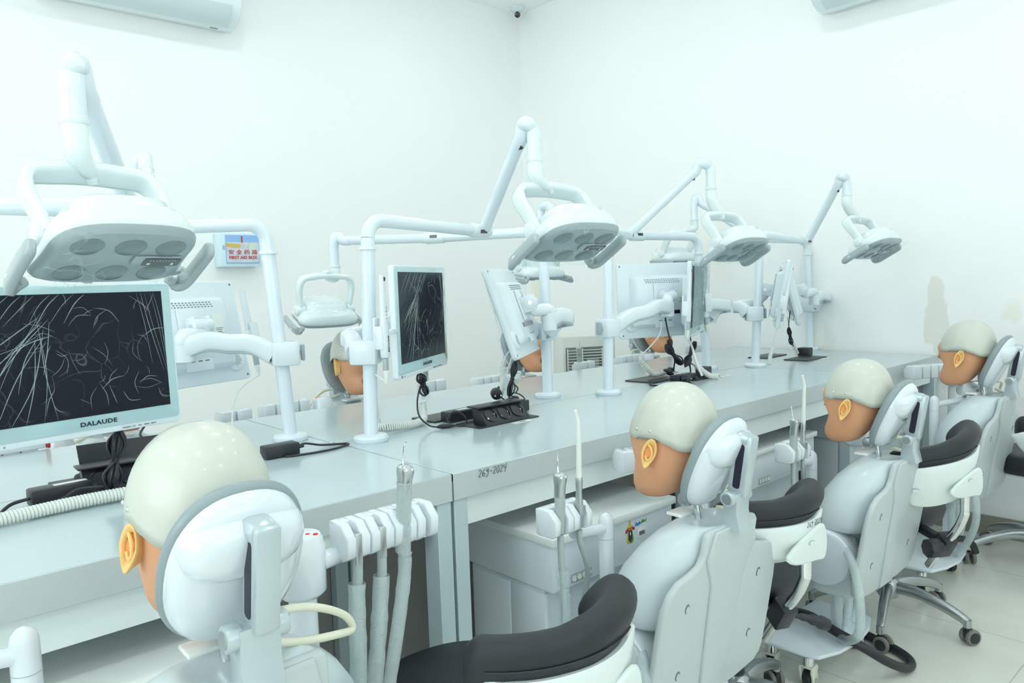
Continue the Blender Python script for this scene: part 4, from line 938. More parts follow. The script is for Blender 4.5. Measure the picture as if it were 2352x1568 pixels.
def cabinet(x0, y0, label, w=0.46, d=0.325, top=0.622):
    t = empty('cabinet', (x0+w/2, y0+d/2, 0), 0, label, 'cabinet', 'white wheeled cabinets under the near benches')
    B().box((0, 0, top-0.009), (w, d, 0.018), 0.002).build('cabinet_top', M['cabtop'], t)
    B().box((0, 0.004, top-0.073), (w-0.012, d-0.012, 0.108), 0.002).build('drawer_box', M['cabinet'], t)
    B().box((-0.01, 0.02, (top-0.13+0.09)/2), (w-0.05, d-0.06, top-0.13-0.09), 0.012, 3).build('body', M['cabinet'], t)
    B().box((-(w/2-0.020), 0.070, (top-0.135+0.10)/2), (0.016, d*0.42, top-0.145-0.10), 0.004).build('side_door', M['cabinet'], t)
    B().box((-(w/2-0.020), -0.060, (top-0.135+0.10)/2), (0.016, d*0.36, top-0.145-0.10), 0.004).build('side_panel', M['cabinet'], t)
    sockets = B().at(T(-0.13, -d/2+0.0095, top-0.110) @ RX(90)).prism(rrect(0.07, 0.020, 0.002, 2), 0.0015)
    so = sockets.build('socket_strip', M['greyhose'], t)
    for k in range(4): B().at(T(-0.156+k*0.0175, -d/2+0.008, top-0.110) @ RX(90)).lathe([(0.0070, 0), (0.0070, 0.0012), (0.0058, 0.0018), (0.0050, 0.0012)], 18).build('socket_ring', M['cabtop'], so)
    crest(t, T(0.050, -d/2+0.0097, top-0.052) @ RX(90))
    for sx in (-1, 1):
        for sy in (-1, 1): B().cyl((sx*(w/2-0.06)-0.012, sy*(d/2-0.06), 0.035), (sx*(w/2-0.06)+0.012, sy*(d/2-0.06), 0.035), 0.035, bev=0.004).cyl((sx*(w/2-0.06), sy*(d/2-0.06), 0.03), (sx*(w/2-0.06), sy*(d/2-0.06), 0.095), 0.010).build('caster', M['black'], t)
    return t
cabinet(1.146, 1.156, 'white cabinet with crest sticker behind the big black armrest')
cabinet(2.165, 1.265, 'white cabinet with crest sticker left of the third dummy face')
cabinet(3.08, 1.24, 'white cabinet behind the farthest front dummy')
cabinet(0.06, 1.155, 'white topped cabinet in front of the nearest dummy at lower left', w=0.50, top=0.615)

# ------------------------------------------------------------------ stools
def star_base(t, rot, R=0.245):
    b = B().lathe([(0.030, 0.085), (0.036, 0.095), (0.036, 0.135), (0.026, 0.15), (0.022, 0.152)], 28); b.build('base_hub', M['alu'], t)
    for k in range(5):
        a = math.radians(rot+72*k); d = Vector((math.cos(a), math.sin(a), 0))
        P = spline([d*0.020+Vector((0, 0, 0.120)), d*0.09+Vector((0, 0, 0.122)), d*0.17+Vector((0, 0, 0.103)), d*0.225+Vector((0, 0, 0.082)), d*R+Vector((0, 0, 0.068))], 4)
        K = len(P); sh = selp(1, 1, 3.6, 16)
        B().tube(P, [0.021-0.008*i/(K-1) for i in range(K)], up=(0, 0, 1), shape=[(x*0.8, z*(0.95)) for x, z in sh]).build('base_leg', M['alu'], t, 50)
        B().cyl(d*R+Vector((0, 0, 0.055)), d*R+Vector((0, 0, 0.080)), 0.012, n=14).build('leg_socket', M['alu'], t)
        caster(t, T(d.x*R, d.y*R, 0) @ RZ(math.degrees(a)+60+40*math.sin(k*2.3)), False)
def stool(loc, seat_z, cc_, ca, cz, label, cr=0.17, rot=0, tiltd=0, seat_off=(0, 0), ink=False, lever=True, shell=0.115):
    """ca = direction (deg) from the stool axis to the middle of the crescent backrest, cr = its arc radius, cz = pad height"""
    t = empty('stool', loc, 0, label, 'stool', 'black stools with crescent armrests')
    star_base(t, rot)
    B().cyl((0, 0, 0.13), (0, 0, seat_z-0.12), 0.020, n=20).build('gas_cylinder', M['black'], t)
    B().cyl((0, 0, seat_z-0.16), (0, 0, seat_z-0.07), 0.014, n=16).build('piston', M['chrome'], t)
    S_ = T(seat_off[0], seat_off[1], 0)
    prof = [(0.10, -0.082), (0.150, -0.078), (0.168, -0.062), (0.176, -0.035), (0.170, -0.012), (0.150, -0.002), (0.10, 0.0), (0.02, -0.003)]
    B().at(S_ @ T(0, 0, seat_z)).loft([[(x*r, y*r*0.94, z) for x, y in selp(1, 1, 2.3, 44)] for r, z in prof]).build('seat', M['leather'], t, 60)
    B().at(S_ @ T(0, 0, seat_z-0.088)).prism(selp(0.13, 0.12, 3, 30), 0.010).build('seat_pan', M['stoolwhite'], t)
    # crescent pad: arc of radius cr about cc, ca = outward direction of its middle
    N_ = 36; cc = Vector((cc_[0]-loc[0], cc_[1]-loc[1], 0)); pr = []
    for k in range(N_+1):
        u = k/N_*2-1; a = math.radians(ca+u*60)
        r_ = cr*(1-0.10*max(0, u)**2)
        p = cc+Vector((math.cos(a), math.sin(a), 0))*r_
        pr.append((Vector((p.x, p.y, cz+tiltd*u-0.006*max(0, u)**2)), u))
    def wd(u): return 0.024+0.012*max(0, (u+0.2)/1.2)**1.4
    rings = []
    for i, (p, u) in enumerate(pr):
        o_ = (p-Vector((cc.x, cc.y, p.z))).normalized()
        e = max(0.0, 1-max(0, (abs(u)-0.82)/0.18)**2.2); e = max(math.sqrt(e), 0.10)
        w_ = wd(u); tz = math.radians(48*max(0, u)**0.8)
        row = []; zh = 0.031+0.024*max(0, u+0.2)/1.2+0.018*max(0, -u-0.6)/0.4
        for c, s_ in selp(1, 1, 2.5, 24):
            x_ = c*w_*e; z_ = s_*zh*e - 0.018*max(0, -u-0.6)/0.4
            row.append(p - o_*(w_-0.024) + o_*(x_*math.cos(tz)+z_*math.sin(tz)) + Vector((0, 0, -x_*math.sin(tz)+z_*math.cos(tz))))
        rings.append(row)
    B().loft(rings).build('armrest_pad', M['leather'], t, 70)
    B().tube([p+Vector((0, 0, -0.008))+(p-Vector((cc.x, cc.y, p.z))).normalized()*0.0248 for p, u in pr[4:-9]], 0.0014, 6).build('pad_seam', M['leather'], t)
    # white outer shell
    rings = []
    for i in range(1, int(N_*0.86)):
        p, u = pr[i]; q = (u+0.16)/0.80
        o_ = (p-Vector((cc.x, cc.y, p.z))).normalized()
        dep = shell*math.sqrt(max(0.015, 1-abs(q)**2.6))
        top = p+o_*0.021+Vector((0, 0, -0.010-0.014*max(0, 1-abs(q)**4))); sec_ = []
        if q < -0.75: top = top+Vector((0, 0, -0.10*(abs(q)-0.75)))
        for kz, off in ((0, 0.003), (0.12, 0.008), (0.45, 0.006), (0.8, -0.006), (1.0, -0.018)):
            sec_.append(top+o_*off+Vector((0, 0, -dep*kz)))
        rings.append(sec_+[q_-o_*0.008 for q_ in reversed(sec_)])
    sh_ = B().loft(rings).build('armrest_shell', M['stoolwhite'], t, 60)
    for uu in (-0.55, 0.22):
        i = int((uu+1)/2*N_); p, u = pr[i]; o_ = (p-Vector((cc.x, cc.y, p.z))).normalized(); tn = Vector((-o_.y, o_.x, 0))
        Q = frame(p+o_*(0.0278 if uu < 0 else 0.036)+Vector((0, 0, -0.024-shell*0.5)), tn, o_)
        B().at(Q).prism(selp(0.011, 0.0058, 2, 20), 0.0012).build('screw_recess', M['greyhose'], sh_)
        B().at(Q @ T(0.0015, -0.0012, 0.0008)).prism(selp(0.0092, 0.0044, 2, 20), 0.0010).build('recess_floor', M['stoolwhite'], sh_)
    # boss and chrome bar down to the bracket
    i = int((0.18+1)/2*N_); p, u = pr[i]; oa = (p-Vector((cc.x, cc.y, p.z))).normalized(); ta = Vector((-oa.y, oa.x, 0))
    top = p+oa*0.020+Vector((0, 0, -0.026-shell*0.85))
    bp = [(-0.078, -0.004), (-0.050, -0.030), (0.020, -0.034), (0.050, -0.034), (0.060, 0.0), (0.050, 0.045), (0.010, 0.040)]
    B().at(frame(p+oa*0.024+Vector((0, 0, -0.026-shell*0.62)), ta, oa)).prism([(q.x, q.y) for q in spline([(u_, v_, 0) for u_, v_ in bp], 3, True)], 0.012, 0.006, 3).build('shell_boss', M['stoolwhite'], t, 50)
    if ink:
        i2 = int((0.30+1)/2*N_); p2, u2 = pr[i2]; o2 = (p2-Vector((cc.x, cc.y, p2.z))).normalized()
        handwrite('handwriting', '269-2024', 0.012, frame(p2+o2*0.0300+Vector((0, 0, -0.034)), Vector((-o2.y, o2.x, 0)), o2), sh_)
    o_ = Vector((top.x, top.y, 0)).normalized(); tn = Vector((-o_.y, o_.x, 0)); R0 = Vector((top.x, top.y, 0)).length
    bz = seat_z-0.055
    bar = spline([top+Vector((0, 0, 0.02)), top+Vector((0, 0, -0.04)), Vector((top.x, top.y, bz+0.085))-o_*0.003, Vector((o_.x*(R0-0.03), o_.y*(R0-0.03), bz+0.035)), Vector((o_.x*(R0-0.095), o_.y*(R0-0.095), bz-0.045)), Vector((o_.x*(R0-0.15), o_.y*(R0-0.15), bz-0.120))], 7)
    bb = B().tube(bar, 0.0128, 16); bb.build('support_bar', M['chrome'], t, 60)
    br = B().at(frame((o_.x*(R0-0.085), o_.y*(R0-0.085), bz-0.030), tn, (o_.x*0.8, o_.y*0.8, -0.5))).box((0, 0, 0), (0.042, 0.070, 0.048), 0.006)
    br.at(Matrix.Identity(4)).tube([(0, 0, bz), (o_.x*(R0-0.09), o_.y*(R0-0.09), bz-0.02)], 0.016, 10)
    br.build('bracket', M['black'], t)
    kn = Vector((o_.x*(R0-0.075), o_.y*(R0-0.075), bz-0.035))
    kd = (tn*-1+o_*0.5).normalized() if lever else tn*-1
    if lever:
        B().tube(spline([kn+tn*0.01, kn+tn*0.04+Vector((0, 0, -0.006)), kn+tn*0.085+o_*0.01+Vector((0, 0, -0.022)), kn+tn*0.115+o_*0.012+Vector((0, 0, -0.036))], 6), [0.0065]*7+[0.009]*3+[0.0125]*3+[0.016]*3+[0.015]*2+[0.006], 14).build('lever', M['black'], t, 60)
    else:
        B().cyl(kn-tn*0.02, kn-tn*0.065, 0.030, n=8, bev=0.006).build('knob', M['black'], t)
    return t
# ca ~ direction of the crescent from the stool axis (towards the dummies' backs)
stool((0.77, 1.02, 0), 0.50, (0.765, 0.865), -97, 0.688, 'largest black stool with its crescent armrest in the bottom foreground', rot=20, tiltd=0.005)
stool((1.70, 1.04, 0), 0.475, (1.620, 0.980), -110, 0.660, 'black stool with 269-2024 on its white armrest shell', rot=5, tiltd=0.004, ink=True, shell=0.088)
stool((2.61, 1.01, 0), 0.44, (2.480, 0.915), -118, 0.660, 'black stool with chrome bar and round knob between the two farthest dummies', rot=-92, tiltd=0.035, lever=False, cr=0.185, shell=0.125)
stool((3.50, 0.79, 0), 0.465, (3.225, 0.675), -150, 0.640, 'black stool cut off by the right edge of the photo', rot=55, lever=False)

# ------------------------------------------------------------------ power boxes, adapters, cords on the benches
def popup_box(c, rz, label, raised=True, w=0.235, d=0.105):
    """black pop-up socket block: frame flush with the desk, tilted socket body with three sockets"""
    t = empty('socket_block', (c[0], c[1], 0.80), rz, label, 'socket block', 'black desk socket boxes')
    fr = B().prism(rrect(w, d, 0.004), 0.003, 0.001).build('frame', M['black'], t)
    if raised:
        pr = [(-d*0.44, 0.003), (d*0.10, 0.003), (d*0.16, 0.046), (-0.004, 0.050)]   # y, z: sloping front
        X_ = Matrix(((0, 0, 1, -0.085), (1, 0, 0, 0), (0, 1, 0, 0), (0, 0, 0, 1)))
        body = B().at(X_).prism(pr, 0.170, 0.001).build('socket_body', M['black'], t)
        B().box((0, 0.006, 0.050), (0.185, 0.048, 0.004), 0.001).build('lid', M['black'], t)
        a = math.degrees(math.atan2(0.047, d*0.44-0.004))
        for k in (-1, 0, 1):
            Q = T(k*0.052, -d*0.24, 0.0265) @ RX(a)
            s_ = B().at(Q).lathe([(0.0225, 0.0), (0.0225, 0.003), (0.0195, 0.0035), (0.0185, -0.002), (0.0185, -0.0030), (0.001, -0.0030)], 28).build('socket', M['blackgloss'], t)
            B().at(Q).ell((0.012, 0, 0.0035), (0.0018, 0.0018, 0.001), 8, 6).build('socket_pin', M['chrome'], s_)
    return t
def flap(c, w, d, rz, label, tilt=0):
    t = B().at(RX(tilt)).prism(rrect(w, d, 0.003), 0.004, 0.001).build('desk_flap', M['black']); t.location = (c[0], c[1], 0.8005); t.rotation_euler = (0, 0, math.radians(rz))
    return tag(t, label, 'desk flap', 'black desk hatch covers')
def adapter(c, dims, rz, label, z=0.8005, sticker=True):
    t = empty('power_adapter', (c[0], c[1], z), rz, label, 'power adapter', 'black power adapters on the benches')
    B().box((0, 0, dims[2]/2), dims, 0.004).build('body', M['black'], t)
    if sticker: B().box((dims[0]*0.18, 0, dims[2]+0.0002), (dims[0]*0.55, dims[1]*0.35, 0.0006)).build('label_strip', M['label'], t)
    B().tube([(dims[0]/2, 0, dims[2]*0.5), (dims[0]/2+0.018, 0, dims[2]*0.5)], [0.006, 0.0035], 10).build('cord_boot', M['black'], t)
    return t
def plug(c, label, a=0):
    t = empty('mains_plug', c, a, label, 'plug', 'round black mains plugs')
    B().cyl((0, 0, 0), (0.022, 0, 0.004), 0.0165, n=22, bev=0.003).tube([(0.022, 0, 0.004), (0.04, 0, 0.006)], [0.010, 0.0045], 12).build('body', M['black'], t)
    b = B()
    for s_ in (-1, 1): b.cyl((-0.018, s_*0.0085, 0), (0, s_*0.0085, 0), 0.0022, n=10)
    b.build('pin', M['chrome'], t)
    return t
def cord(pts, label, r=0.0024, m='black', n=8, name='black_cable', cat='cord', group=None):
    return tag(B().tube(spline(pts, n), r, 8).build(name, M[m]), label, cat, group)
def bundle(c, top, bot, loops, label, width=0.018, r=0.0022, lead=None, seed=1):
    """cord folded into a tied bundle between two points"""
    rnd = random.Random(seed); b = B(); top = Vector(top); bot = Vector(bot); ax = (top-bot); L = ax.length; ax.normalize(); s1 = ax.orthogonal().normalized(); s2 = ax.cross(s1)
    for k in range(loops):
        a = 2*PI*k/loops+rnd.random(); o = (s1*math.cos(a)+s2*math.sin(a)); w = width*(0.7+0.5*rnd.random()); ee = 0.9+0.2*rnd.random()
        mid = (top+bot)/2+o*0.003
        q = s1*math.cos(a+1.57)+s2*math.sin(a+1.57)
        P = spline([mid, mid+ax*L*0.28*ee+o*w*0.5+q*w*0.3, mid+ax*L*0.48*ee+o*w*0.2, mid+ax*L*0.50*ee-o*w*0.2, mid+ax*L*0.26*ee-o*w*0.5+q*w*0.2, mid+q*0.003, mid-ax*L*0.26*ee+o*w*0.5-q*w*0.3, mid-ax*L*0.48*ee+o*w*0.25, mid-ax*L*0.49*ee-o*w*0.25, mid-ax*L*0.25*ee-o*w*0.5], 6, True)
        b.tube(P, r, 6, close=True)
    mid = (top+bot)/2
    b.tube(spline([mid+s1*0.008, mid+s2*0.008, mid-s1*0.008, mid-s2*0.008], 5, True), 0.0012, 5, close=True)
    if lead:
        for L_ in lead: b.tube(spline(L_, 7), r, 8)
    return tag(b.build('cord_bundle', M['black']), label, 'cord', 'tied black cord bundles')
def coil(path, R, pitch, r, label, ends=()):
    b = B().tube(helix(spline(path, 10), R, pitch, 12), r, 6)
    for e in ends: b.tube(spline(e, 8), r, 8)
    return tag(b.build('coiled_cable', M['whitehose']), label, 'coiled cable', 'white coiled camera cables')

# near station: box with its hatch, adapter, plugs
popup_box((0.435, 1.695), -3, 'black socket block half hidden by the nearest helmet')
tgt = B().at(RX(62)).prism([(-0.09, 0), (0.09, 0), (0.088, 0.085), (-0.092, 0.085)], 0.004, 0.001).build('desk_flap', M['black']); tgt.location = (0.455, 1.755, 0.803); tgt.rotation_euler = (0, 0, math.radians(-4))
tag(tgt, 'black hatch cover standing open behind the nearest cord bundle', 'desk flap', 'black desk hatch covers')
flap((0.365, 1.80), 0.10, 0.07, 0, 'small dark hatch plate lying beside the nearest plugs')
adapter((0.305, 1.665), (0.105, 0.042, 0.032), 4, 'black power adapter with white label strip left of the nearest socket block')
cord([(0.252, 1.660, 0.816), (0.225, 1.66, 0.812), (0.205, 1.64, 0.805), (0.190, 1.60, 0.803), (0.182, 1.585, 0.803)], 'black cord trailing left from the nearest power adapter', 0.0034)
plug((0.352, 1.735, 0.815), 'black plug with chrome pins nearest the labelled adapter', 20)
plug((0.368, 1.700, 0.818), 'black plug lying against the nearest tied cord bundle', 40)
bundle(None, (0.404, 1.615, 0.925), (0.385, 1.620, 0.815), 7, 'tied black cord bundle standing below the largest monitor', 0.022, 0.0030, lead=[[(0.404, 1.615, 0.92), (0.392, 1.60, 0.95), (0.388, 1.60, 1.0)], [(0.385, 1.62, 0.82), (0.33, 1.625, 0.825), (0.30, 1.615, 0.815), (0.25, 1.60, 0.805)]], seed=3)
coil([(0.05, 1.52, 0.815), (0.13, 1.545, 0.813), (0.20, 1.555, 0.813), (0.27, 1.563, 0.814), (0.34, 1.565, 0.815), (0.42, 1.56, 0.815)], 0.0095, 0.0060, 0.0030, 'thick white coiled cable lying along the nearest bench')
# adapter beside the far-left pole
adapter((0.770, 1.690), (0.085, 0.040, 0.030), 0, 'black adapter right of the nearest helmet on the bench', sticker=False)
cord([(0.812, 1.690, 0.816), (0.84, 1.70, 0.818), (0.885, 1.705, 0.806), (0.925, 1.695, 0.803), (0.945, 1.675, 0.803), (0.90, 1.652, 0.803), (0.85, 1.648, 0.803), (0.80, 1.655, 0.803), (0.77, 1.665, 0.803)], 'black cord looping right of the adapter beside the nearest helmet', 0.0028)
# central pop-up block
popup_box((1.402, 1.622), 2, 'upright black pop-up block with three round sockets at the centre')
flap((1.365, 1.80), 0.21, 0.11, 2, 'flat black hatch plate just behind the three-socket block')
adapter((1.345, 1.725), (0.115, 0.045, 0.030), 3, 'black adapter with white label left of the three-socket block')
adapter((1.520, 1.690), (0.110, 0.045, 0.034), 6, 'black adapter right behind the three-socket block', sticker=False)
plug((1.425, 1.650, 0.870), 'black plug lying on top of the three-socket block', 60)
cord([(1.44, 1.66, 0.872), (1.455, 1.675, 0.888), (1.46, 1.69, 0.876), (1.475, 1.70, 0.858), (1.50, 1.705, 0.842)], 'short looped cord on top of the three-socket block')
plug((1.585, 1.735, 0.822), 'black plug on the bench right of the three-socket block', 150)
cord([(1.56, 1.75, 0.815), (1.575, 1.765, 0.84), (1.60, 1.76, 0.845), (1.615, 1.74, 0.83), (1.60, 1.72, 0.81), (1.57, 1.73, 0.806), (1.66, 1.79, 0.803)], 'black cord curled round the plug right of the three-socket block', 0.0020)
bundle(None, (1.188, 1.695, 0.952), (1.207, 1.700, 0.895), 6, 'tied black cord bundle hanging below the central dark-screened monitor', 0.020, 0.0024,
    lead=[[(1.19, 1.70, 0.92), (1.178, 1.70, 0.88), (1.175, 1.69, 0.84), (1.195, 1.675, 0.812), (1.215, 1.66, 0.806)]], seed=5)
tag(B().tube([(1.212, 1.662, 0.806), (1.222, 1.657, 0.807), (1.245, 1.645, 0.807), (1.258, 1.638, 0.806)], [0.003, 0.0062, 0.0062, 0.003], 10).build('cord_connector', M['black']), 'barrel connector on the black cord left of the three-socket block', 'connector')
cord([(1.258, 1.638, 0.806), (1.275, 1.630, 0.803), (1.30, 1.640, 0.803), (1.31, 1.665, 0.825), (1.295, 1.69, 0.835), (1.275, 1.695, 0.815), (1.28, 1.69, 0.805), (1.31, 1.71, 0.81)], 'black cord curling between connector and labelled adapter', 0.0023)
coil([(1.092, 1.775, 0.835), (1.085, 1.76, 0.815), (1.105, 1.735, 0.813), (1.15, 1.725, 0.812), (1.20, 1.735, 0.812), (1.24, 1.76, 0.815), (1.255, 1.785, 0.84), (1.258, 1.79, 0.86)], 0.0085, 0.0055, 0.0026, 'white coiled cable curving on the bench below the central dark-screened monitor',
    ends=[[(1.092, 1.775, 0.845), (1.075, 1.785, 0.90), (1.07, 1.78, 0.97), MON['c'][2]], [(1.258, 1.79, 0.865), (1.245, 1.775, 0.90), (1.222, 1.745, 0.95), (1.21, 1.735, 0.98)]])
bundle(None, (1.585, 1.742, 0.945), (1.555, 1.742, 0.845), 8, 'long tied black cord bundle hanging below the leaning white monitor', 0.016, 0.0022,
    lead=[[(1.578, 1.742, 0.93), (1.60, 1.742, 0.96), (1.60, 1.738, 1.02), (1.592, 1.735, 1.055)], [(1.555, 1.742, 0.85), (1.550, 1.735, 0.825), (1.545, 1.73, 0.815)], [(1.575, 1.745, 0.88), (1.60, 1.75, 0.86), (1.592, 1.755, 0.845)]], seed=9)
coil([(1.578, 1.80, 0.865), (1.555, 1.785, 0.845), (1.53, 1.775, 0.825), (1.50, 1.765, 0.815)], 0.0085, 0.0055, 0.0026, 'white coiled cable slanting down left of the long cord bundle',
    ends=[[(1.578, 1.80, 0.870), (1.60, 1.80, 0.91), (1.615, 1.79, 0.96), (1.61, 1.78, 1.01), (1.595, 1.77, 1.04)]])
coil([(1.74, 1.98, 0.905), (1.735, 1.975, 0.885), (1.725, 1.965, 0.862), (1.71, 1.95, 0.84)], 0.008, 0.0055, 0.0022, 'faint white coiled cable behind the long cord bundle', ends=[[(1.74, 1.98, 0.905), (1.755, 1.95, 0.96), MON['r2'][2]]])
# station three: cord pile
flap((2.37, 1.80), 0.20, 0.135, 3, 'flat black hatch plate left of the cord pile behind the second helmet')
adapter((2.385, 1.675), (0.115, 0.045, 0.028), 2, 'black adapter in the cord pile behind the second helmet', sticker=False)
adapter((2.560, 1.700), (0.055, 0.045, 0.038), 5, 'boxy black adapter at the right end of the cord pile', sticker=False)
tag(B().at(T(2.50, 1.665, 0.8005)).prism(rrect(0.16, 0.05, 0.003), 0.004).build('desk_flap', M['black']), 'narrow black plate under the right end of the cord pile', 'desk flap', 'black desk hatch covers')
cord([(2.33, 1.68, 0.812), (2.29, 1.69, 0.815), (2.24, 1.72, 0.806), (2.22, 1.69, 0.803), (2.25, 1.64, 0.803), (2.30, 1.66, 0.812), (2.34, 1.65, 0.808), (2.33, 1.60, 0.803), (2.28, 1.59, 0.803), (2.26, 1.63, 0.805), (2.31, 1.68, 0.812)], 'black cord looped in a figure of eight left of the second helmet top', 0.0030)
plug((2.355, 1.635, 0.815), 'black plug with bright pin in the cord pile', 190)
plug((2.420, 1.745, 0.828), 'black plug standing above the flat hatch plate behind the second helmet', 100)
bundle(None, (2.345, 1.72, 0.935), (2.410, 1.70, 0.865), 6, 'tied black cord bundle slanting below the turned-away monitor', 0.018, 0.0030, lead=[[(2.375, 1.71, 0.90), (2.365, 1.715, 0.95), (2.36, 1.725, 1.0), (2.355, 1.73, 1.045)], [(2.385, 1.71, 0.885), (2.405, 1.73, 0.85), (2.42, 1.745, 0.835)]], seed=11)
bundle(None, (2.525, 1.715, 0.935), (2.440, 1.700, 0.855), 6, 'tied black cord bundle slanting below the pale-screened monitor', 0.018, 0.0030, lead=[[(2.49, 1.71, 0.90), (2.49, 1.71, 0.945), (2.50, 1.72, 1.0)], [(2.46, 1.705, 0.87), (2.47, 1.70, 0.84), (2.47, 1.70, 0.82)]], seed=13)
coil([(2.285, 1.80, 0.892), (2.288, 1.79, 0.872), (2.31, 1.785, 0.850), (2.34, 1.79, 0.832)], 0.0085, 0.0062, 0.0024, 'small white coiled cable left of the slanting cord bundles', ends=[[(2.285, 1.80, 0.90), (2.30, 1.77, 0.93), (2.33, 1.74, 0.98), (2.345, 1.74, 1.03)]])
tag(B().tube([(2.33, 1.80, 0.828), (2.38, 1.80, 0.818), (2.45, 1.80, 0.82)], [0.010, 0.009, 0.008], 12).build('white_hose', M['whitehose']), 'plain white hose lying behind the cord pile', 'hose')
coil([(2.475, 1.68, 0.862), (2.485, 1.66, 0.835), (2.50, 1.63, 0.812), (2.51, 1.60, 0.81)], 0.0095, 0.0058, 0.0028, 'white coiled cable dropping behind the second helmet', ends=[[(2.475, 1.68, 0.865), (2.475, 1.69, 0.90)]])
cord([MON['r3'][2], (2.425, 1.66, 0.93), (2.425, 1.64, 0.87), (2.43, 1.62, 0.82)], 'straight white cord down to the second helmet', 0.0045, 'whitehose', name='camera_cord', group=None)
cord([(2.50, 1.72, 0.83), (2.515, 1.73, 0.852), (2.53, 1.725, 0.845), (2.54, 1.71, 0.82)], 'small black cord arch beside the boxy adapter')
# far end of the benches
flap((3.34, 1.665), 0.21, 0.115, 3, 'black hatch plate in front of the boxy adapter near the right wall')
flap((3.355, 1.865), 0.21, 0.10, 3, 'black hatch plate on the far row bench behind the last near pole')
adapter((3.475, 1.735), (0.055, 0.055, 0.038), 2, 'boxy black adapter near the right wall', sticker=False)
bundle(None, (3.385, 1.77, 0.935), (3.400, 1.765, 0.862), 6, 'small black cord bundle hanging near the right wall', 0.012, 0.0024, lead=[[(3.39, 1.77, 0.92), (3.385, 1.77, 0.96), (3.40, 1.77, 1.02)], [(3.40, 1.765, 0.87), (3.42, 1.76, 0.84), (3.44, 1.755, 0.82)]], seed=17)
coil([(3.41, 1.77, 0.875), (3.42, 1.765, 0.85), (3.425, 1.755, 0.825), (3.43, 1.75, 0.812)], 0.008, 0.006, 0.0022, 'white coiled cable beside the boxy adapter near the right wall', ends=[[(3.41, 1.77, 0.88), (3.40, 1.775, 0.93), (3.39, 1.78, 0.99)]])
tag(B().tube(spline([(3.09, 1.66, 0.98), (3.07, 1.675, 0.90), (3.06, 1.685, 0.85), (3.055, 1.69, 0.802)], 8), [0.003]*12+[0.0085]*13, 12).build('camera_cord', M['whitehose']), 'white cord with thick end hanging beside the last near pole', 'cord')
# camera cord of the left rear monitor, and hanging cords
cord([MON['r1'][2], (0.80, 1.99, 0.93), (0.775, 1.98, 0.87), (0.765, 1.955, 0.825)], 'thin white cord hanging under the slanted handheld camera', 0.0022, 'whitehose', name='camera_cord')
coil([(0.765, 1.950, 0.828), (0.745, 1.940, 0.815), (0.715, 1.925, 0.812), (0.68, 1.915, 0.812)], 0.008, 0.0055, 0.0024, 'white coiled cable end showing above the nearest helmet')
cord([(0.60, 2.02, 0.94), (0.585, 2.0, 0.90), (0.545, 1.95, 0.875), (0.53, 1.93, 0.86), (0.54, 1.92, 0.845)], 'black cord hanging under the speaker-grilled monitor', 0.003)
# paper labels stuck on the bench
for (x, y, rz, lab) in ((1.435, 1.555, 3, 'small paper label in front of the three-socket block'), (2.60, 1.625, 3, 'small paper label right of the cord pile'), (3.39, 1.595, 3, 'small paper label in front of the far hatch plate')):
    t = B().prism(rrect(0.075, 0.026, 0.001, 2), 0.0004).build('paper_label', M['label']); t.location = (x, y, 0.8004); t.rotation_euler = (0, 0, math.radians(rz)); tag(t, lab, 'label', 'paper labels stuck on the benches')
    B().box((0, 0, 0.0006), (0.022, 0.004, 0.0004)).build('label_print', M['ink'], t)

# ------------------------------------------------------------------ hoses on the floor
tag(B().tube(spline([(2.17, 1.16, 0.128), (2.15, 1.07, 0.150), (2.125, 0.98, 0.140), (2.14, 0.90, 0.110), (2.20, 0.855, 0.060), (2.27, 0.83, 0.022), (2.325, 0.832, 0.015), (2.365, 0.87, 0.015), (2.40, 0.95, 0.015), (2.43, 1.05, 0.015)], 9), 0.0135, 14).build('floor_hose', M['black']),
    'thick black corrugated hose running over the wheeled base and bending back on the floor', 'hose')
tag(B().tube(spline([(2.98, 1.02, 0.17), (3.05, 0.98, 0.168), (3.13, 0.945, 0.165), (3.18, 0.925, 0.14), (3.20, 0.915, 0.10)], 9), 0.0125, 14).build('floor_hose', M['black']),
    'black hose arching over the farthest wheeled base', 'hose')

# ------------------------------------------------------------------ far row dummies (their fronts face us)
for X, Y_, Z, lab in ((1.47, 2.62, 0.555, 'far row dummy with open mouth behind the pole left of centre'), (2.40, 2.62, 0.545, 'far row dummy behind the leaning white monitor'),
                      (3.33, 2.60, 0.555, 'far row dummy behind the turned-away monitor'), (0.64, 2.62, 0.545, 'far row dummy whose chin shows under the largest monitor')):
    simulator(X, Z, lab, Y=Y_, rz=180, post=(-0.20, 0.12), trayx=0.18, mouth=True, ncast=2, group='far row patient simulators')
for X, lab in ((1.47, 'left of the first visible far dummy'), (2.40, 'by the outdoor fan unit'),):
    syringe(inst(X+0.33, 2.53, 0.775, (4, -3), 0), 'three-way syringe standing in the far holder %s' % lab, group=None)
tr = empty('instrument_case', (0.315, 2.30, 0.803), 3, 'red lined white instrument case showing under the largest monitor', 'instrument case')
B().box((0, 0.035, 0.022), (0.17, 0.010, 0.045), 0.002).box((0.083, 0.0, 0.020), (0.008, 0.07, 0.040), 0.002).build('red_shell', M['redtray'], tr)
B().box((0, -0.005, 0.017), (0.158, 0.052, 0.034), 0.006).build('white_insert', M['wplastic'], tr)

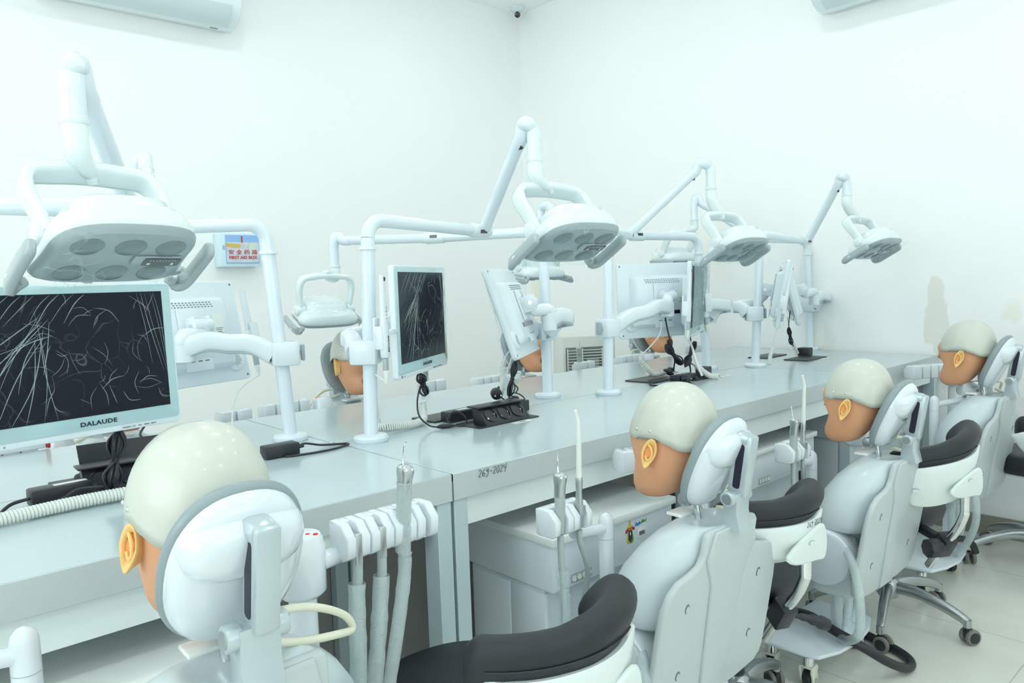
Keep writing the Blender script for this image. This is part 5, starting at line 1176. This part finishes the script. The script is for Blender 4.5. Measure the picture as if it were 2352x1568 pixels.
# ------------------------------------------------------------------ wall and corner things
def split_ac(mx, L_, label):
    t = empty('air_conditioner', mx.to_translation(), 0, label, 'air conditioner', 'white wall air conditioners')
    Q = Matrix.Translation(-mx.to_translation()) @ mx    # local x along wall, y out of wall, z up; origin bottom centre at wall
    pr = [(0.0, 0.02), (0.05, 0.0), (0.10, 0.004), (0.150, 0.022), (0.185, 0.055), (0.205, 0.095), (0.210, 0.13), (0.205, 0.27), (0.19, 0.29), (0.0, 0.295)]
    X_ = Q @ Matrix(((0, 0, 1, -L_/2), (1, 0, 0, 0), (0, 1, 0, 0), (0, 0, 0, 1)))
    B().at(X_).prism(pr, L_, 0.006, 3).build('body', M['acwhite'], t, 30)
    fl = [(0.112, 0.0025), (0.150, 0.0175), (0.187, 0.053), (0.2025, 0.086), (0.2055, 0.086), (0.190, 0.050), (0.152, 0.0135), (0.113, -0.0015)]
    B().at(Q @ Matrix(((0, 0, 1, -L_/2+0.05), (1, 0, 0, 0), (0, 1, 0, 0), (0, 0, 0, 1)))).prism(fl, L_-0.10).build('air_flap', M['acflap'], t, 30)
    B().at(Q).box((0, 0.110, 0.0035), (L_-0.10, 0.005, 0.006)).build('flap_gap', M['slot'], t)
    B().at(Q).box((L_/2-0.10, 0.075, -0.0005), (0.04, 0.004, 0.002)).build('display_mark', M['inkgrey'], t)
    return t
split_ac(frame((1.21, YL, 2.545), (1, 0, 0), (0, 0, 1)) @ SC(1, -1, 1), 0.90, 'long white air conditioner at the top left on the left wall')
split_ac(frame((XR, 1.33, 2.455), (0, -1, 0), (0, 0, 1)) @ SC(1, -1, 1), 0.86, 'white air conditioner at the top right on the right wall')
cc = empty('security_camera', (3.655, 3.875, 3.06), 0, 'small white dome security camera with black lens in the ceiling corner', 'security camera')
B().lathe([(0.048, 0.03), (0.050, 0.022), (0.046, 0.012), (0.036, 0.006), (0.034, -0.004)], 32).build('mount', M['wplastic'], cc)
B().at(T(0, 0, -0.022)).ell((0, 0, 0), (0.033, 0.033, 0.033), 28, 18).build('eyeball', M['wplastic'], cc)
d = (Vector((0, 0, 1.19))-Vector((3.655, 3.875, 3.04))).normalized()
B().at(T(0, 0, -0.022)).cyl(d*0.022, d*0.0345, 0.0205, n=28, bev=0.003).build('lens', M['blackgloss'], cc)

fa = empty('first_aid_box', (1.63, YL-0.001, 1.335), 0, 'pale blue first aid box with red lettering hung on the left wall', 'first aid box')
B().box((0, -0.045, 0.085), (0.225, 0.088, 0.175), 0.004).build('cabinet_body', M['aidbody'], fa)
win = B().at(T(0.004, -0.0895, 0.087) @ RX(90))
win.prism(rrect(0.180, 0.150, 0.002, 2), 0.0015).build('window_backing', M['aidblue'], fa)
inn = mat('first_aid_contents', (0.62, 0.66, 0.72), 0.4, var=0.25, vscale=40)
B().at(T(0.004, -0.0912, 0.072) @ RX(90)).prism(rrect(0.172, 0.105, 0.004), 0.0012).build('contents_print', inn, fa)
B().at(T(-0.045, -0.0926, 0.107) @ RX(90) @ RZ(-5)).prism(rrect(0.075, 0.020, 0.003), 0.0008).build('yellow_packet', mat('packet_yellow', (0.70, 0.48, 0.12), 0.5), fa)
B().at(T(0.055, -0.0926, 0.095) @ RX(90)).prism(selp(0.018, 0.026, 2.5, 20), 0.0008).build('green_packet', mat('packet_green', (0.62, 0.75, 0.60), 0.5), fa)
B().at(T(0.002, -0.0926, 0.139) @ RX(90)).prism(rrect(0.007, 0.035, 0.001, 2), 0.001).build('red_band', M['red'], fa)
redtext = mat('red_lettering', (0.55, 0.05, 0.07), 0.4)
text_mesh('lettering', 'FIRST AID BOX', 0.0225, T(0.004, -0.0936, 0.044) @ RX(90), redtext, fa, bold=0.0006)
text_mesh('lettering', '\u5b89 \u5168 \u836f \u7bb1', 0.026, T(0.004, -0.0936, 0.071) @ RX(90), redtext, fa, bold=0.0002, sx=1.25)
B().box((-0.096, -0.0912, 0.098), (0.008, 0.006, 0.022), 0.002).build('door_catch', M['greyplastic'], fa)

cd = empty('outdoor_fan_unit', (3.30, 3.02, 0.0), -30, 'cream air conditioning fan unit with slatted grille beyond the benches', 'fan unit')
B().box((0, 0, 0.605), (0.32, 0.22, 0.55), 0.010).build('casing', M['condenser'], cd)
B().at(T(0.015, -0.122, 0.62) @ RX(90)).lathe([(0.130, 0), (0.130, 0.002), (0.12, 0.0025), (0.11, -0.002)], 40).build('fan_ring', M['inkgrey'], cd)
fb = B()
for k in range(3): fb.at(T(0.015, -0.126, 0.62) @ RY(k*120)).box((0, 0, 0.07), (0.075, 0.004, 0.12), 0.001)
fb.at(T(0.015, -0.127, 0.62) @ RX(90)).lathe([(0.035, 0), (0.03, 0.006), (0.01, 0.008)], 24)
fb.build('fan', M['greyhose'], cd)
B().box((0, -0.1108, 0.61), (0.285, 0.002, 0.41)).build('grille_recess', mat('recess_grey', (0.20, 0.23, 0.22), 0.6), cd)  # flat dark plate behind the slats; the recess shade is its colour
g = B()
for k in range(24): g.box((0, -0.134, 0.42+k*0.0165), (0.28, 0.004, 0.005))
for x in (-0.138, -0.05, 0.07, 0.138): g.box((x, -0.137, 0.61), (0.006, 0.006, 0.40))
g.build('grille', M['condenser'], cd)
for sx in (-1, 1): B().box((sx*0.15, 0, 0.155), (0.04, 0.22, 0.31), 0.003).build('foot', M['condenser'], cd)
